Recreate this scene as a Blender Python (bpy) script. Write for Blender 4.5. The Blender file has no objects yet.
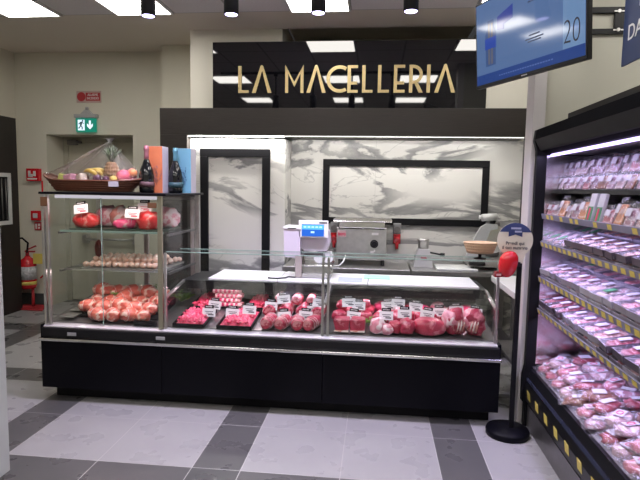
import bpy, bmesh, math, random
from mathutils import Vector, Matrix, noise, Euler
PI=math.pi
sc=bpy.context.scene
COL=sc.collection
random.seed(7)
# ------------------------------------------------------------------ materials
MATS={}
def nt(name):
    m=bpy.data.materials.new(name); m.use_nodes=True
    t=m.node_tree; t.nodes.clear()
    out=t.nodes.new('ShaderNodeOutputMaterial')
    return m,t,out
def lk(t,a,b): t.links.new(a,b)
def rgba(c): return (c[0],c[1],c[2],1)
def principled(t,out,col=(.5,.5,.5),rough=.5,metal=0,spec=.5,coat=0):
    p=t.nodes.new('ShaderNodeBsdfPrincipled')
    p.inputs['Base Color'].default_value=rgba(col); p.inputs['Roughness'].default_value=rough
    p.inputs['Metallic'].default_value=metal; p.inputs['Specular IOR Level'].default_value=spec
    p.inputs['Coat Weight'].default_value=coat; p.inputs['Coat Roughness'].default_value=.08
    lk(t,p.outputs[0],out.inputs[0]); return p
def coords(t,scale=(1,1,1),rot=(0,0,0),which='Object'):
    c=t.nodes.new('ShaderNodeTexCoord'); m=t.nodes.new('ShaderNodeMapping')
    m.inputs['Scale'].default_value=scale; m.inputs['Rotation'].default_value=rot
    lk(t,c.outputs[which],m.inputs[0]); return m.outputs[0]
def noise_tex(t,vec,scale,detail=4,dist=0,rough=.5):
    n=t.nodes.new('ShaderNodeTexNoise'); n.inputs['Scale'].default_value=scale
    n.inputs['Detail'].default_value=detail; n.inputs['Distortion'].default_value=dist; n.inputs['Roughness'].default_value=rough
    lk(t,vec,n.inputs['Vector']); return n.outputs['Fac']
def ramp(t,fac,stops):
    r=t.nodes.new('ShaderNodeValToRGB'); e=r.color_ramp.elements
    while len(e)<len(stops): e.new(.5)
    for i,(p,c) in enumerate(stops): e[i].position=p; e[i].color=rgba(c)
    lk(t,fac,r.inputs[0]); return r.outputs[0]
def bump(t,p,h,strength=.3,dist=.01):
    b=t.nodes.new('ShaderNodeBump'); b.inputs['Strength'].default_value=strength; b.inputs['Distance'].default_value=dist
    lk(t,h,b.inputs['Height']); lk(t,b.outputs[0],p.inputs['Normal'])
def mat(name,col,rough=.5,metal=0,var=.06,vs=8,bs=0,bscale=60,spec=.5,coat=0,ior=1.5):
    """plain material with a slight tone variation and optional fine bump"""
    if name in MATS: return MATS[name]
    m,t,out=nt(name); p=principled(t,out,col,rough,metal,spec,coat); p.inputs['IOR'].default_value=ior
    v=coords(t); f=noise_tex(t,v,vs,3)
    lo=[max(0,c*(1-var)) for c in col]; hi=[min(1,c*(1+var)) for c in col]
    lk(t,ramp(t,f,[(.3,lo),(.7,hi)]),p.inputs['Base Color'])
    if bs: bump(t,p,noise_tex(t,v,bscale,3),bs,.004)
    MATS[name]=m; return m
def emis(name,col,s):
    if name in MATS: return MATS[name]
    m,t,out=nt(name); e=t.nodes.new('ShaderNodeEmission'); e.inputs[0].default_value=rgba(col); e.inputs[1].default_value=s
    lk(t,e.outputs[0],out.inputs[0]); MATS[name]=m; return m
def glass(name,tint=(.97,.985,.98),refl=1.0,rough=.0,ior=1.45,haze=0):
    """clear pane or film: transmits straight through, reflects by Fresnel"""
    m,t,out=nt(name)
    tr=t.nodes.new('ShaderNodeBsdfTransparent'); tr.inputs[0].default_value=rgba(tint)
    gl=t.nodes.new('ShaderNodeBsdfGlossy'); gl.inputs['Roughness'].default_value=rough
    fr=t.nodes.new('ShaderNodeFresnel'); fr.inputs[0].default_value=ior
    ge=t.nodes.new('ShaderNodeNewGeometry'); io=t.nodes.new('ShaderNodeMapRange'); io.inputs['To Min'].default_value=ior; io.inputs['To Max'].default_value=1/ior
    lk(t,ge.outputs['Backfacing'],io.inputs['Value']); lk(t,io.outputs[0],fr.inputs[0])   # same Fresnel from both sides of the pane
    mu=t.nodes.new('ShaderNodeMath'); mu.operation='MULTIPLY'; mu.inputs[1].default_value=refl*.6; lk(t,fr.outputs[0],mu.inputs[0])
    mx=t.nodes.new('ShaderNodeMixShader'); lk(t,mu.outputs[0],mx.inputs[0]); lk(t,tr.outputs[0],mx.inputs[1]); lk(t,gl.outputs[0],mx.inputs[2])
    last=mx
    if haze:
        d=t.nodes.new('ShaderNodeBsdfDiffuse'); d.inputs[0].default_value=(.9,.88,.95,1)
        m2=t.nodes.new('ShaderNodeMixShader'); m2.inputs[0].default_value=haze
        lk(t,mx.outputs[0],m2.inputs[1]); lk(t,d.outputs[0],m2.inputs[2]); last=m2
    lk(t,last.outputs[0],out.inputs[0]); MATS[name]=m; return m
def film(name,haze=.12,refl=1.3,rough=.12):
    m=glass(name,(.97,.97,.98),refl,rough,1.5,haze); t=m.node_tree
    g=[n for n in t.nodes if n.type=='BSDF_GLOSSY'][0]
    b=t.nodes.new('ShaderNodeBump'); b.inputs['Strength'].default_value=.9; b.inputs['Distance'].default_value=.01
    lk(t,noise_tex(t,coords(t),28,3,1.5),b.inputs['Height']); lk(t,b.outputs[0],g.inputs['Normal'])
    return m
def meat(name,c1,c2,fat=(.85,.62,.6),fatamt=.0,scale=14,rough=.32,bs=.5):
    if name in MATS: return MATS[name]
    m,t,out=nt(name); p=principled(t,out,c1,rough,0,.5,.25)
    v=coords(t); f=noise_tex(t,v,scale,5,.8,.6)
    base=ramp(t,f,[(.3,c1),(.7,c2)])
    if fatamt>0:
        g=noise_tex(t,coords(t,(1,1,1.6),(.4,.7,.2)),scale*.55,4,1.6)
        lo=.62-fatamt*.35
        k=ramp(t,g,[(lo,(0,0,0)),(lo+.06,(1,1,1))])
        mx=t.nodes.new('ShaderNodeMixRGB'); lk(t,k,mx.inputs[0]); lk(t,base,mx.inputs[1]); mx.inputs[2].default_value=rgba(fat)
        base=mx.outputs[0]
    lk(t,base,p.inputs['Base Color']); bump(t,p,noise_tex(t,v,scale*3,4),bs,.006)
    MATS[name]=m; return m
def wood(name,c1,c2,sc_=(1,1,14),rough=.5):
    m,t,out=nt(name); p=principled(t,out,c1,rough)
    f=noise_tex(t,coords(t,sc_),6,6,.6,.65)
    lk(t,ramp(t,f,[(.3,c1),(.7,c2)]),p.inputs['Base Color']); bump(t,p,f,.12,.003); MATS[name]=m; return m
def marble(name,rot,off=0):
    m,t,out=nt(name); p=principled(t,out,(.8,.79,.76),.22)
    c=t.nodes.new('ShaderNodeTexCoord'); mp=t.nodes.new('ShaderNodeMapping'); mp.inputs['Location'].default_value=(off,0,off*.7); mp.inputs['Rotation'].default_value=rot; mp.inputs['Scale'].default_value=(.55,1,1.5)
    lk(t,c.outputs['Object'],mp.inputs[0]); v=mp.outputs[0]
    n1=noise_tex(t,v,1.5,7,.5,.55)
    r1=ramp(t,n1,[(.475,(0,0,0)),(.50,(1,1,1)),(.545,(.8,.8,.8)),(.575,(0,0,0))])
    n2=noise_tex(t,v,2.1,5,1.0,.5)
    r2=ramp(t,n2,[(.545,(0,0,0)),(.553,(.55,.55,.55)),(.561,(0,0,0))])
    n3=noise_tex(t,v,1.1,1,0)
    r3=ramp(t,n3,[(.36,(0,0,0)),(.48,(1,1,1))])
    a=t.nodes.new('ShaderNodeMixRGB'); a.blend_type='LIGHTEN'; a.inputs[0].default_value=1; lk(t,r1,a.inputs[1]); lk(t,r2,a.inputs[2])
    b=t.nodes.new('ShaderNodeMixRGB'); b.blend_type='MULTIPLY'; b.inputs[0].default_value=1; lk(t,a.outputs[0],b.inputs[1]); lk(t,r3,b.inputs[2])
    c=t.nodes.new('ShaderNodeMixRGB'); lk(t,b.outputs[0],c.inputs[0]); c.inputs[1].default_value=(.76,.75,.72,1); c.inputs[2].default_value=(.27,.27,.275,1)
    lk(t,c.outputs[0],p.inputs['Base Color']); MATS[name]=m; return m
def mth(t,op,a,b=None,clamp=False):
    n=t.nodes.new('ShaderNodeMath'); n.operation=op; n.use_clamp=clamp
    for i,x in enumerate((a,b)):
        if x is None: continue
        if isinstance(x,(int,float)): n.inputs[i].default_value=x
        else: lk(t,x,n.inputs[i])
    return n.outputs[0]
def floor_mat():
    m,t,out=nt('floor_tiles'); p=principled(t,out,(.5,.5,.5),.3,0,.5)
    c=t.nodes.new('ShaderNodeTexCoord'); s=t.nodes.new('ShaderNodeSeparateXYZ'); lk(t,c.outputs['Object'],s.inputs[0])
    def axis(o,start):
        u=mth(t,'SUBTRACT',o,start); u=mth(t,'ADD',u,60.0); u=mth(t,'MODULO',u,1.5)
        dark=mth(t,'LESS_THAN',u,.3)
        g=None
        for k in (0,.3,.9,1.5):
            d=mth(t,'ABSOLUTE',mth(t,'SUBTRACT',u,k)); l=mth(t,'LESS_THAN',d,.0022)
            g=l if g is None else mth(t,'MAXIMUM',g,l)
        return dark,g
    dx,gx=axis(s.outputs[0],-1.072); dy,gy=axis(s.outputs[1],2.706)
    g=mth(t,'MAXIMUM',gx,gy); any_=mth(t,'MAXIMUM',dx,dy); both=mth(t,'MULTIPLY',dx,dy)
    v=coords(t); n=noise_tex(t,v,2.2,6,.5,.65)
    light=ramp(t,n,[(.3,(.34,.333,.345)),(.7,(.372,.365,.375))]); dark=ramp(t,n,[(.3,(.098,.096,.100)),(.7,(.116,.113,.116))]); dk2=ramp(t,n,[(.3,(.078,.078,.081)),(.7,(.094,.093,.097))])
    def mix(f,a,b):
        x=t.nodes.new('ShaderNodeMixRGB'); lk(t,f,x.inputs[0]); lk(t,a,x.inputs[1])
        if isinstance(b,tuple): x.inputs[2].default_value=rgba(b)
        else: lk(t,b,x.inputs[2])
        return x.outputs[0]
    col=mix(g,mix(both,mix(any_,light,dark),dk2),(.55,.54,.53))
    lk(t,col,p.inputs['Base Color']); lk(t,ramp(t,noise_tex(t,v,5,4),[(.3,(.24,.24,.24)),(.7,(.36,.36,.36))]),p.inputs['Roughness'])
    bump(t,p,noise_tex(t,v,40,4),.05,.002); return m
def ceil_mat():
    m,t,out=nt('ceiling_tiles'); p=principled(t,out,(.6,.6,.6),.9)
    c=t.nodes.new('ShaderNodeTexCoord'); s=t.nodes.new('ShaderNodeSeparateXYZ'); lk(t,c.outputs['Object'],s.inputs[0])
    g=None
    for o,st in ((s.outputs[0],-.9),(s.outputs[1],5.46)):
        u=mth(t,'MODULO',mth(t,'ADD',mth(t,'SUBTRACT',o,st),60.0),.6)
        l=mth(t,'MAXIMUM',mth(t,'LESS_THAN',u,.012),mth(t,'GREATER_THAN',u,.588))
        g=l if g is None else mth(t,'MAXIMUM',g,l)
    x=t.nodes.new('ShaderNodeMixRGB'); lk(t,g,x.inputs[0]); lk(t,ramp(t,noise_tex(t,coords(t),60,4),[(.3,(.74,.71,.72)),(.7,(.80,.78,.79))]),x.inputs[1]); x.inputs[2].default_value=(.42,.40,.40,1)
    lk(t,x.outputs[0],p.inputs['Base Color']); return m

STEEL=mat('brushed_steel',(.55,.54,.53),.32,.9,.08,20)
STEELD=mat('dark_steel',(.22,.21,.21),.35,.8,.08,20)
CHROME=mat('polished_steel',(.75,.75,.75),.18,1,.03)
BLACK=mat('black_gloss',(.004,.004,.007),.42,spec=.10)
BLACKM=mat('black_matt',(.006,.006,.008),.55,spec=.2)
BLKP=mat('black_plastic',(.008,.008,.010),.4,spec=.3)
WALLP=mat('beige_paint',(.68,.65,.55),.8,0,.02,1.5)
CEILP=mat('ceiling_paint',(.72,.66,.58),.85,0,.02,1.5)
WHITE=mat('white_plastic',(.8,.8,.79),.35,0,.02)
OFFW=mat('offwhite_enamel',(.62,.62,.62),.4,0,.02)
CARD=mat('white_card',(.82,.81,.80),.5,0,.02)
RED=mat('red_enamel',(.62,.02,.03),.25,0,.08)
REDS=mat('red_sign',(.45,.03,.04),.5,0,.05)
GOLD=mat('brass_letters',(.72,.56,.28),.4,.25,.08,6)
DWOOD=wood('dark_wood',(.016,.012,.010),(.031,.024,.021),(1.2,1.2,26))
LWOOD=wood('left_dark_wood',(.012,.010,.009),(.024,.019,.017),(1,14,1.5))
MAR1=marble('marble_panel',(0,-.7,0),.9); MAR2=marble('marble_niche',(0,-.65,0),2.9)
GLASS=glass('clear_glass'); GLASSE=mat('glass_edge',(.35,.5,.45),.15,0,.05)
FILM=film('cling_film',.03); FILMV=film('vacuum_film',.04); CELLO=film('cellophane',.012,3.0,.05)
NAVY=mat('navy_print',(.03,.05,.16),.45,0,.06)
YEL=mat('yellow_label',(.78,.62,.14),.5,0,.06); GREYL=mat('grey_label',(.24,.23,.34),.5,0,.06)
DARKP=mat('dark_print',(.06,.06,.07),.6); REDP=mat('red_print',(.6,.05,.1),.5)

# ------------------------------------------------------------------ mesh builder
ORG={}
class MB:
    def __init__(s): s.v=[];s.f=[];s.m=[];s.sm=[]
    def absorb(s,bm,mi=0,smooth=False,M=None):
        if M is not None: bmesh.ops.transform(bm,matrix=M,verts=bm.verts)
        bm.verts.index_update(); o=len(s.v)
        s.v+= [v.co.copy() for v in bm.verts]
        for f in bm.faces: s.f.append([o+v.index for v in f.verts]); s.m.append(mi); s.sm.append(smooth)
        bm.free(); return s
    def box(s,x0,x1,y0,y1,z0,z1,bev=0,mi=0,M=None,seg=2):
        bm=bmesh.new(); bmesh.ops.create_cube(bm,size=1)
        for v in bm.verts: v.co=Vector(((x0+x1)/2+v.co.x*(x1-x0),(y0+y1)/2+v.co.y*(y1-y0),(z0+z1)/2+v.co.z*(z1-z0)))
        if bev: bmesh.ops.bevel(bm,geom=list(bm.edges),offset=bev,segments=seg,affect='EDGES',profile=.5)
        return s.absorb(bm,mi,False,M)
    def cyl(s,p0,p1,r0,r1=None,n=20,mi=0,M=None,smooth=True):
        r1=r0 if r1 is None else r1
        p0=Vector(p0);p1=Vector(p1);d=p1-p0
        q=d.to_track_quat('Z','Y').to_matrix()
        o=len(s.v)
        for p,r in ((p0,r0),(p1,r1)):
            for i in range(n):
                c=p+q@Vector((r*math.cos(2*PI*i/n),r*math.sin(2*PI*i/n),0)); s.v.append(M@c if M else c)
        for i in range(n):
            j=(i+1)%n; s.f.append([o+i,o+j,o+n+j,o+n+i]); s.m.append(mi); s.sm.append(smooth)
        s.f.append([o+i for i in range(n)][::-1]); s.f.append([o+n+i for i in range(n)])
        s.m+=[mi,mi]; s.sm+=[False,False]; return s
    def lathe(s,prof,n=28,mi=0,c=(0,0,0),M=None,smooth=True):
        o=len(s.v)
        for r,z in prof:
            for i in range(n):
                p=Vector((c[0]+r*math.cos(2*PI*i/n),c[1]+r*math.sin(2*PI*i/n),c[2]+z)); s.v.append(M@p if M else p)
        for k in range(len(prof)-1):
            for i in range(n):
                j=(i+1)%n; a=o+k*n
                s.f.append([a+i,a+j,a+n+j,a+n+i]); s.m.append(mi); s.sm.append(smooth)
        if prof[0][0]>1e-4: s.f.append([o+i for i in range(n)][::-1]); s.m.append(mi); s.sm.append(False)
        if prof[-1][0]>1e-4: s.f.append([o+(len(prof)-1)*n+i for i in range(n)]); s.m.append(mi); s.sm.append(False)
        return s
    def tube(s,pts,r,n=8,mi=0,M=None):
        pts=[Vector(p) for p in pts]; o=len(s.v); rr=r if isinstance(r,(list,tuple)) else [r]*len(pts)
        up=Vector((0,0,1))
        for k,p in enumerate(pts):
            d=(pts[min(k+1,len(pts)-1)]-pts[max(k-1,0)]).normalized()
            a=d.cross(up); a=d.cross(Vector((1,0,0))) if a.length<.05 else a
            a.normalize(); b=d.cross(a)
            for i in range(n):
                c=p+a*rr[k]*math.cos(2*PI*i/n)+b*rr[k]*math.sin(2*PI*i/n); s.v.append(M@c if M else c)
        for k in range(len(pts)-1):
            for i in range(n):
                j=(i+1)%n; q=o+k*n; s.f.append([q+i,q+j,q+n+j,q+n+i]); s.m.append(mi); s.sm.append(True)
        s.f.append([o+i for i in range(n)][::-1]); s.f.append([o+(len(pts)-1)*n+i for i in range(n)]); s.m+=[mi,mi]; s.sm+=[False,False]
        return s
    def prism(s,poly,axis,d0,d1,mi=0,M=None):
        """poly: (u,v) pairs; axis 'Y': u=x,v=z; 'X': u=y,v=z; 'Z': u=x,v=y"""
        o=len(s.v); n=len(poly)
        for d in (d0,d1):
            for u,v in poly:
                p=Vector({'Y':(u,d,v),'X':(d,u,v),'Z':(u,v,d)}[axis]); s.v.append(M@p if M else p)
        for i in range(n):
            j=(i+1)%n; s.f.append([o+i,o+j,o+n+j,o+n+i]); s.m.append(mi); s.sm.append(False)
        s.f.append([o+i for i in range(n)][::-1]); s.f.append([o+n+i for i in range(n)]); s.m+=[mi,mi]; s.sm+=[False,False]
        return s
    def blob(s,c,r,seed=0,amp=.15,freq=2.5,sub=3,mi=0,M=None,flat=None,power=1):
        bm=bmesh.new(); bmesh.ops.create_icosphere(bm,subdivisions=sub,radius=1)
        sd=Vector((seed*7.3,seed*3.1,-seed*5.7))
        for v in bm.verts:
            d=v.co.copy()
            k=1+amp*noise.noise(d*freq+sd)*1.6+amp*.4*noise.noise(d*freq*2.7+sd)
            if power!=1: d=Vector([math.copysign(abs(x)**power,x) for x in d])
            p=Vector((d.x*r[0],d.y*r[1],d.z*r[2]))*k
            if flat is not None and p.z<flat*r[2]: p.z=flat*r[2]
            v.co=p+Vector(c)
        return s.absorb(bm,mi,True,M)
    def sheet(s,fn,nu,nv,mi=0,M=None):
        o=len(s.v)
        for i in range(nu+1):
            for j in range(nv+1):
                p=Vector(fn(i/nu,j/nv)); s.v.append(M@p if M else p)
        for i in range(nu):
            for j in range(nv):
                a=o+i*(nv+1)+j; s.f.append([a,a+1,a+nv+2,a+nv+1]); s.m.append(mi); s.sm.append(True)
        return s
    def mesh(s,name,mats,off=Vector()):
        me=bpy.data.meshes.new(name); me.from_pydata([tuple(v-off) for v in s.v],[],s.f)
        for i,m in enumerate(mats if isinstance(mats,(list,tuple)) else [mats]): me.materials.append(m)
        me.polygons.foreach_set('material_index',s.m); me.polygons.foreach_set('use_smooth',s.sm)
        me.update()
        bm=bmesh.new(); bm.from_mesh(me); bmesh.ops.recalc_face_normals(bm,faces=bm.faces); bm.to_mesh(me); bm.free()
        return me
    def build(s,name,mats,parent=None,origin=None):
        """world-authored: parts subtract their root's origin; top-level meshes sit at origin"""
        off=ORG[parent.name] if parent is not None else Vector(origin or (0,0,0))
        o=bpy.data.objects.new(name,s.mesh(name,mats,off)); COL.objects.link(o)
        if parent is not None: o.parent=parent
        else: o.location=off
        ORG[o.name]=off; return o
def tag(o,label,cat,group=None,kind=None):
    if label: o['label']=label
    if cat: o['category']=cat
    if group: o['group']=group
    if kind: o['kind']=kind
    return o
def thing(name,label,cat,loc=(0,0,0),group=None,rz=0,local=False):
    o=bpy.data.objects.new(name,None); o.empty_display_size=.05; COL.objects.link(o); o.location=loc; o.rotation_euler=(0,0,rz)
    ORG[o.name]=Vector((0,0,0)) if local else Vector(loc)
    return tag(o,label,cat,group)
KIDS={}
def dup(root,loc=None,rot=None,scale=None,label=None,group=None):
    def cp(o,par):
        c=o.copy(); COL.objects.link(c)
        if par is not None: c.parent=par
        for ch in KIDS.get(o.name,[x for x in o.children]): cp(ch,c)
        return c
    r=cp(root,None)
    if loc is not None: r.location=loc
    if rot is not None: r.rotation_euler=rot
    if scale is not None: r.scale=scale
    if label: r['label']=label
    if group: r['group']=group
    return r
def struct(name,mb,m,label=None,cat=None,parent=None):
    o=mb.build(name,m,parent)
    if parent is None: o['kind']='structure'; o['label']=label or name.replace('_',' '); o['category']=cat or name.split('_')[0]
    return o
def text(name,s,size,m,parent,M,ext=.001,width=None,bold=0):
    cu=bpy.data.curves.new(name,'FONT'); cu.body=s; cu.size=size; cu.extrude=ext; cu.align_x='CENTER'; cu.align_y='CENTER'; cu.offset=bold
    o=bpy.data.objects.new(name,cu); COL.objects.link(o)
    me=bpy.data.meshes.new_from_object(o); COL.objects.unlink(o); bpy.data.objects.remove(o)
    if width:
        xs=[v.co.x for v in me.vertices]; k=width/max(1e-6,max(xs)-min(xs))
        for v in me.vertices: v.co.x*=k
    off=ORG[parent.name]
    for v in me.vertices: v.co=(M@v.co)-off
    me.materials.clear(); me.materials.append(m)
    o=bpy.data.objects.new(name,me); COL.objects.link(o); o.parent=parent; ORG[o.name]=off; return o
def facing(x,y,z,rz=0):   # text plane facing -Y, turned about Z
    return Matrix.Translation((x,y,z))@Matrix.Rotation(rz,4,'Z')@Matrix.Rotation(PI/2,4,'X')
ORD=['zero','first','second','third','fourth','fifth','sixth','seventh','eighth','ninth','tenth','eleventh','twelfth','thirteenth','fourteenth','fifteenth','sixteenth']

# ------------------------------------------------------------------ camera (level-headed pinhole fitted to the floor tiles)
f_px,yaw,pitch,roll,H=535.2,-.1037,.0958,.0165,1.697
cy,sy,cp_,sp_=math.cos(yaw),math.sin(yaw),math.cos(pitch),math.sin(pitch)
fwd=Vector((sy*cp_,cy*cp_,-sp_)); rt=Vector((cy,-sy,0)); up=rt.cross(fwd)
r2=math.cos(roll)*rt+math.sin(roll)*up; u2=-math.sin(roll)*rt+math.cos(roll)*up
cam=bpy.data.cameras.new('camera'); cam.sensor_width=36; cam.lens=f_px/640*36; cam.clip_start=.05
co=bpy.data.objects.new('camera',cam); COL.objects.link(co)
co.matrix_world=Matrix(((r2.x,u2.x,-fwd.x,0),(r2.y,u2.y,-fwd.y,0),(r2.z,u2.z,-fwd.z,H),(0,0,0,1)))
sc.camera=co
def area(name,loc,size,sy_,rot,col,w,parent=None,spread=PI):
    l=bpy.data.lights.new(name,'AREA'); l.shape='RECTANGLE'; l.size=size; l.size_y=sy_; l.color=col; l.energy=w; l.spread=spread
    o=bpy.data.objects.new(name,l); COL.objects.link(o); o.location=loc; o.rotation_euler=rot
    return o

# ------------------------------------------------------------------ room shell
ZC=3.45
struct('floor',MB().box(-4.92,3.5,-3,7.45,-.1,0),floor_mat(),'grey tiled floor with dark crossing strips')
struct('ceiling',MB().box(-4.92,3.5,-3,5.46,ZC,ZC+.1),ceil_mat(),'suspended tile ceiling with square light panels')
b=MB().box(-4.92,-1.085,5.46,7.05,ZC,ZC+.1).box(-1.085,3.5,5.46,6.04,ZC,ZC+.1).box(-1.085,1.06,6.04,7.05,ZC+.12,ZC+.22)
struct('ceiling_soffit',b,CEILP,'plain plaster ceiling beyond the light panels','ceiling')
# back wall with door recess
DX0,DX1,DZ=-4.49,-3.263,2.37
b=MB().box(-4.92,DX0,6.95,7.05,0,ZC).box(DX1,-2.0,6.95,7.05,0,ZC).box(DX0,DX1,6.95,7.05,DZ,ZC).box(-2.0,3.5,6.95,7.05,0,ZC+.12).box(-2.73,-2.0,6.65,6.95,0,ZC)
b.box(DX0-.06,DX0,7.05,7.42,0,DZ).box(DX1,DX1+.06,7.05,7.42,0,DZ).box(DX0-.06,DX1+.06,7.05,7.42,DZ,DZ+.06).box(DX0-.06,DX1+.06,7.42,7.45,0,DZ+.06)
struct('wall_back',b,WALLP,'beige back wall with a deep door recess')
struct('wall_left',MB().box(-5.02,-4.92,-3,7.05,0,ZC),WALLP,'beige left wall')
struct('wall_right',MB().box(3.5,3.6,-3,7.05,0,ZC+.12),WALLP,'right wall')
struct('wall_rear',MB().box(-5.02,3.6,-3.1,-3,0,ZC),WALLP,'wall behind the viewer')
struct('wall_pillar',MB().box(-2.14,-1.085,6.04,6.95,0,ZC),mat('pillar_paint',(.74,.71,.62),.8,0,.02,1.5),'pale beige pillar behind the shop sign')
struct('wall_column',MB().box(1.06,3.5,6.04,6.95,0,ZC),MATS['pillar_paint'],'pale beige wall right of the shop sign')
struct('wall_partition',MB().box(1.16,3.5,4.03,4.13,0,ZC),mat('partition_paint',(.52,.51,.44),.8,0,.02,1.5),'grey-beige partition wall behind the wall fridge')
struct('trim_post',MB().box(1.075,1.16,3.955,4.13,0,ZC,.004),mat('post_paint',(.60,.57,.58),.5,0,.02),'narrow white post between counter and wall fridge')
struct('baseboard_back',MB().box(-4.92,DX0,6.93,6.95,0,.17).box(DX1,-2.73,6.93,6.95,0,.17),mat('grey_baseboard',(.06,.075,.075),.5),'dark grey baseboard on the back wall')
# emergency door in the recess
d=thing('door_1',None,None,(-3.88,7.36,0)); d['kind']='structure'; d['label']='beige emergency door with steel push bar'; d['category']='door'
MB().box(-4.42,-3.33,7.36,7.41,.01,2.30,.004).build('door_leaf',mat('door_paint',(.50,.48,.38),.6,0,.02),d)
MB().box(-4.49,-4.42,7.34,7.42,0,DZ).box(-3.33,-3.263,7.34,7.42,0,DZ).box(-4.42,-3.33,7.34,7.42,2.30,DZ).build('door_frame',mat('door_frame_paint',(.42,.40,.32),.6),d)
MB().cyl((-4.15,7.27,.92),(-3.42,7.27,.92),.018,n=14).box(-4.2,-4.12,7.26,7.36,.86,.98,.01).box(-3.45,-3.37,7.26,7.36,.86,.98,.01).build('push_bar',STEEL,d)
MB().box(-4.40,-4.26,7.28,7.35,2.26,2.33,.008).box(-4.26,-4.20,7.30,7.34,2.28,2.31).build('door_closer',STEELD,d)
# ceiling light panels
PAN=emis('light_diffuser',(1.0,.96,.90),15)
xs=[-3.9,-2.7,-.9,.9]
rows=[(4.85,xs,'far'),(2.85,[-2.7,-.9,.3,1.9],'second'),(.85,[-2.7,-.9,.3,1.9],'near'),(-1.4,[-2.7,-.9,.3,1.9],'rear')]
wn=['leftmost','second','third','rightmost']
proto=None
for (y0,xl,rn) in rows:
    for k,x in enumerate(xl):
        lab=f'square recessed ceiling light panel, {wn[k]} in the {rn} row'
        if proto is None:
            proto=thing('ceiling_light',lab,'ceiling light',(x+.3,y0+.3,ZC-.02),'ceiling light panels',local=True)
            MB().box(-.3,.3,-.3,-.28,0,.02).box(-.3,.3,.28,.3,0,.02).box(-.3,-.28,-.28,.28,0,.02).box(.28,.3,-.28,.28,0,.02).build('light_frame',WHITE,proto)
            MB().box(-.28,.28,-.28,.28,.004,.018).build('diffuser',PAN,proto)
        else: dup(proto,(x+.3,y0+.3,ZC-.02),label=lab)
# track spotlights
SPY=3.62
sp=None
tr=thing('light_track','black ceiling track carrying the row of spotlights','lighting track',(-.9,SPY,ZC-.03)); 
MB().box(-2.4,1.0,SPY-.018,SPY+.018,ZC-.03,ZC,.003).build('rail',BLKP,tr)
MB().box(-2.43,-2.4,SPY-.02,SPY+.02,ZC-.032,ZC).build('end_cap',BLKP,tr)
LENS=emis('spot_lens',(.62,.55,1.0),9)
for k,x in enumerate((-1.575,-.998,-.412,.189)):
    lab=f'black cylinder spotlight with violet lens, {["leftmost","second from left","third from left","rightmost"][k]} above the counter'
    if sp is None:
        sp=thing('track_spotlight',lab,'spotlight',(x,SPY,2.845),'track spotlights',local=True)
        MB().lathe([(.044,0),(.049,.002),(.049,.25),(.044,.256)],24).build('lamp_body',BLKP,sp)
        MB().lathe([(.041,-.001),(.041,.003)],24).build('lens',LENS,sp)
        MB().cyl((0,0,.256),(0,0,.56),.012).box(-.03,.03,-.016,.016,.545,.574,.002).build('stem',BLKP,sp)
    else: dup(sp,(x,SPY,2.845),label=lab)
    l=bpy.data.lights.new('spot','SPOT'); l.energy=80; l.color=(.78,.69,1.0); l.spot_size=1.75; l.spot_blend=.8; l.shadow_soft_size=.035
    o=bpy.data.objects.new('spot_lamp',l); COL.objects.link(o); o.location=(x,SPY,2.825)
    o.rotation_euler=(Vector((x,4.02,.9))-o.location).to_track_quat('-Z','Y').to_euler()

# ------------------------------------------------------------------ left: dark cabinet panel, frame, near display stand
lp=thing('wood_panel_partition','tall dark wood panel against the left wall','panel',(-4.82,5.0,0))
MB().box(-4.918,-4.72,3.2,6.66,0.0,2.545,.003).build('panel_board',LWOOD,lp)
pf=thing('framed_display','white framed dark display hung on the dark wood panel','picture frame',(-4.715,6.2,1.17))
MB().box(-4.719,-4.695,5.7,6.49,1.17,1.22).box(-4.719,-4.695,5.7,6.49,1.78,1.83).box(-4.719,-4.695,6.44,6.49,1.22,1.78).box(-4.719,-4.695,5.7,5.75,1.22,1.78).build('frame',OFFW,pf)
MB().box(-4.719,-4.712,5.75,6.44,1.22,1.78).build('backing',BLACKM,pf)
b=MB()
for k in range(9): b.cyl((-4.705,5.80+k*.075,1.24),(-4.705,5.80+k*.075,1.76),.007,n=8)
b.build('bars',STEELD,pf)
ns=thing('display_stand','pale grey near display stand end at left edge','display stand',(-2.35,2.5,0))
MB().box(-2.65,-2.047,2.1,2.73,.06,1.46,.006).build('side_panel',mat('stand_enamel',(.50,.52,.53),.45,0,.02),ns)
MB().box(-2.62,-2.07,2.13,2.70,0,.06).build('base',STEELD,ns)

# ------------------------------------------------------------------ safety signs and extinguisher
es=thing('exit_sign','green illuminated exit sign with running man and arrow over the door','exit sign',(-3.89,6.95,2.40))
MB().box(-4.03,-3.75,6.895,6.925,2.40,2.58,.004).build('sign_panel',emis('exit_green',(.02,.30,.20),.75),es)
MB().box(-4.05,-3.73,6.88,6.95,2.585,2.635,.006).prism([(-3.97,2.635),(-3.80,2.635),(-3.86,2.69),(-3.91,2.69)],'Y',6.90,6.95).cyl((-3.885,6.925,2.69),(-3.885,6.925,2.73),.022,n=12).build('housing',mat('sign_housing',(.42,.42,.43),.4),es)
EW=emis('exit_white',(.75,.9,1.0),1.2)
pic=MB().box(-4.0,-3.905,6.892,6.896,2.42,2.56).build('pictogram_field',EW,es)
b=MB(); Y0,Y1=6.889,6.8925
b.prism([(-3.93+.012*math.cos(a*PI/5),2.545+.012*math.sin(a*PI/5)) for a in range(10)],'Y',Y0,Y1)
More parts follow.
